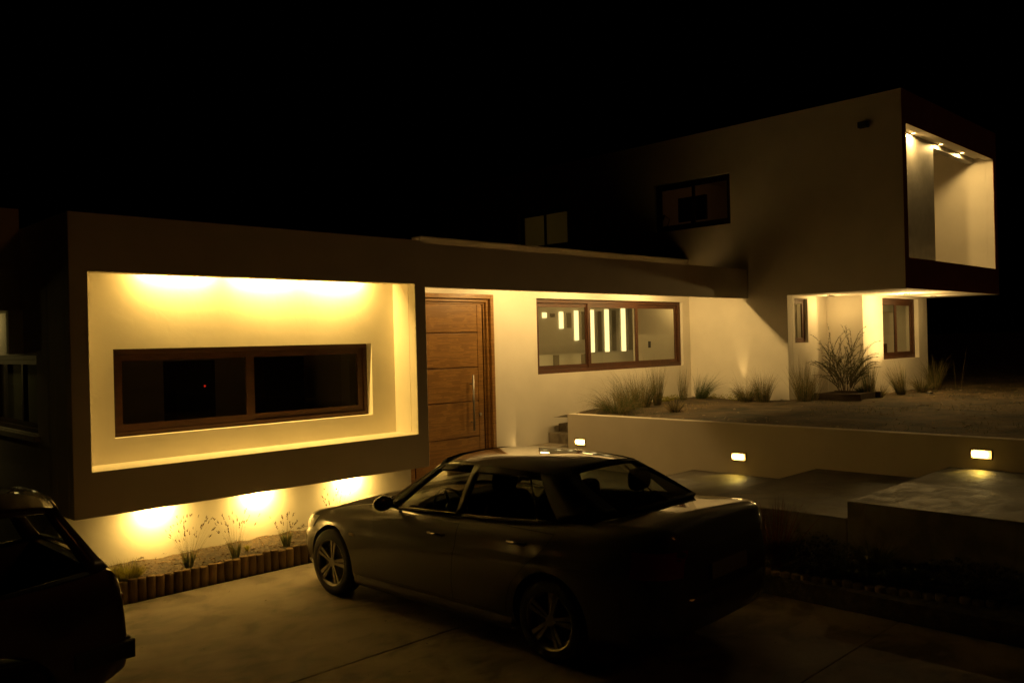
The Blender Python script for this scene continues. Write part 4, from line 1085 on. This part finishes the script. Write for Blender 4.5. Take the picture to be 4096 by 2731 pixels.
# --- hatchback at the left edge --------------------------------------
hb_root = thing('hatchback_car', 'dark boxy old hatchback cut off by the left edge of the view', 'car', (1.32, 6.50, 0), R(180))
T2 = dict(rear_axle=3.02, axles=(0.68, 3.02), wr=0.285, ww=0.085, rim=0.17, track=0.705, arch_r=0.315, arch_in=0.5,
    w=[(0, .62), (.05, .70), (.2, .755), (.6, .785), (1.2, .795), (3.0, .795), (3.5, .79), (3.66, .78), (3.73, .765), (3.75, .75)],
    zb=[(0, .30), (.2, .22), (3.2, .22), (3.55, .26), (3.76, .34)],
    zt=[(0, .66), (.1, .72), (.6, .80), (1.1, .87), (1.6, .90), (3.3, .955), (3.56, .985), (3.66, .995), (3.70, .95), (3.735, .86), (3.75, .74)],
    crown=[(0, .02), (.6, .04), (1.2, .05), (1.5, .02), (3.58, .01), (3.76, .01)],
    prof=[(0, .93), (.1, .975), (.3, .995), (.55, 1.0), (.72, .992), (.88, .965), (1, .93)],
    tub=(1.42, 3.58), tubw=0.70, rs0=3, rs1=11,
    Ls=[0, .03, .08, .2, .4, .6, .8, 1.0, 1.2, 1.35, 1.415, 1.42, 1.7, 2.0, 2.3, 2.6, 2.9, 3.1, 3.3, 3.45, 3.58, 3.585, 3.62, 3.65, 3.675, 3.70, 3.72, 3.735, 3.745, 3.75])
hb = Car(T2, hb_root)
paint2 = paint_mat('dark_red_paint', (0.07, 0.03, 0.022), 0.2, 0.4)
hb.body(paint2, cloth)
belt2 = [(1.15, 0, .93), (1.18, .35, .925), (1.27, .62, .915), (1.36, .70, .91), (1.50, .725, .905), (1.8, .73, .91), (2.25, .735, .92), (2.33, .735, .92), (2.7, .735, .93), (2.98, .73, .93), (3.54, .72, .985), (3.655, .70, 1.0), (3.69, .40, 1.01), (3.70, 0, 1.015)]
roof2 = [(1.72, 0, 1.46), (1.73, .30, 1.455), (1.77, .52, 1.445), (1.82, .585, 1.43), (1.90, .605, 1.43), (2.0, .61, 1.44), (2.27, .62, 1.45), (2.35, .62, 1.45), (2.6, .62, 1.45), (2.85, .62, 1.445), (3.31, .60, 1.425), (3.385, .585, 1.415), (3.42, .35, 1.445), (3.43, 0, 1.455)]
hb.greenhouse(belt2, roof2, segs2, paint2, black_m, glass_mat('hatch_glass', (0.93, 0.95, 0.9), 0.8), [(1.72, 1.46), (2.2, 1.52), (2.8, 1.53), (3.2, 1.50), (3.43, 1.455)], bulge=.012)
hb.wheels('steel')
for sd in (1, -1):
    lo = [(.25, 1.30), (.9, 1.34)]; hi = [(.25, 2.28), (.9, 2.30)]
    obj('shut_line', hb.patch((.30, .87), lo, hi, sd, .0015, ext=.005), seam_m, hb_root)
    d = obj('door', hb.patch((.30, .87), lo, hi, sd, .004), paint2, hb_root)
    bm = bmesh.new(); y = hb.halfw(2.15, .78); box(bm, hb.X(2.22), hb.X(2.06), min(sd * y, sd * (y + .02)), max(sd * y, sd * (y + .02)), .765, .80); obj('handle', bm, black_m, d)
    bm = bmesh.new(); box(bm, hb.X(3.20), hb.X(1.05), min(sd * .785, sd * .805), max(sd * .785, sd * .805), .50, .56); obj('rub_strip', bm, black_m, hb_root, bevel=.006)
    bm = bmesh.new(); box(bm, hb.X(3.757), hb.X(3.70), min(sd * .45, sd * .70), max(sd * .45, sd * .70), .60, .82); obj('tail_light', bm, red_m, hb_root, bevel=.012)
    bm = bmesh.new(); box(bm, hb.X(.06), hb.X(-.01), min(sd * .36, sd * .66), max(sd * .36, sd * .66), .52, .66); obj('headlight', bm, lamp_m, hb_root, bevel=.01)
    bm = bmesh.new(); box(bm, hb.X(1.62), hb.X(1.52), min(sd * .74, sd * .90), max(sd * .74, sd * .90), .90, 1.0); obj('wing_mirror', bm, black_m, hb_root, bevel=.02)
    seat(hb.X(2.05), sd * .33, hb_root)
    bm = bmesh.new(); box(bm, hb.X(3.0), hb.X(2.88), min(sd * .03, sd * .66), max(sd * .03, sd * .66), .5, 1.02); obj('seat', bm, cloth, hb_root, bevel=.05)
bm = bmesh.new(); box(bm, hb.X(3.80), hb.X(3.72), -.775, .775, .405, .53); box(bm, hb.X(3.79), hb.X(3.42), .776, .80, .415, .53); box(bm, hb.X(3.79), hb.X(3.42), -.80, -.776, .415, .53)
box(bm, hb.X(3.775), hb.X(3.74), -.76, .76, .5302, .55)
obj('bumper', bm, mat('bumper_black', (.03, .028, .025), .6), hb_root, bevel=.012)
bm = bmesh.new(); box(bm, hb.X(.02), hb.X(-.08), -.74, .74, .38, .52); obj('bumper', bm, mat('bumper_black', (.03, .028, .025), .6), hb_root, bevel=.012)
bm = bmesh.new(); tube(bm, (hb.X(3.70), .2, .26), (hb.X(3.80), .2, .26), .022); obj('exhaust_pipe', bm, steel, hb_root)
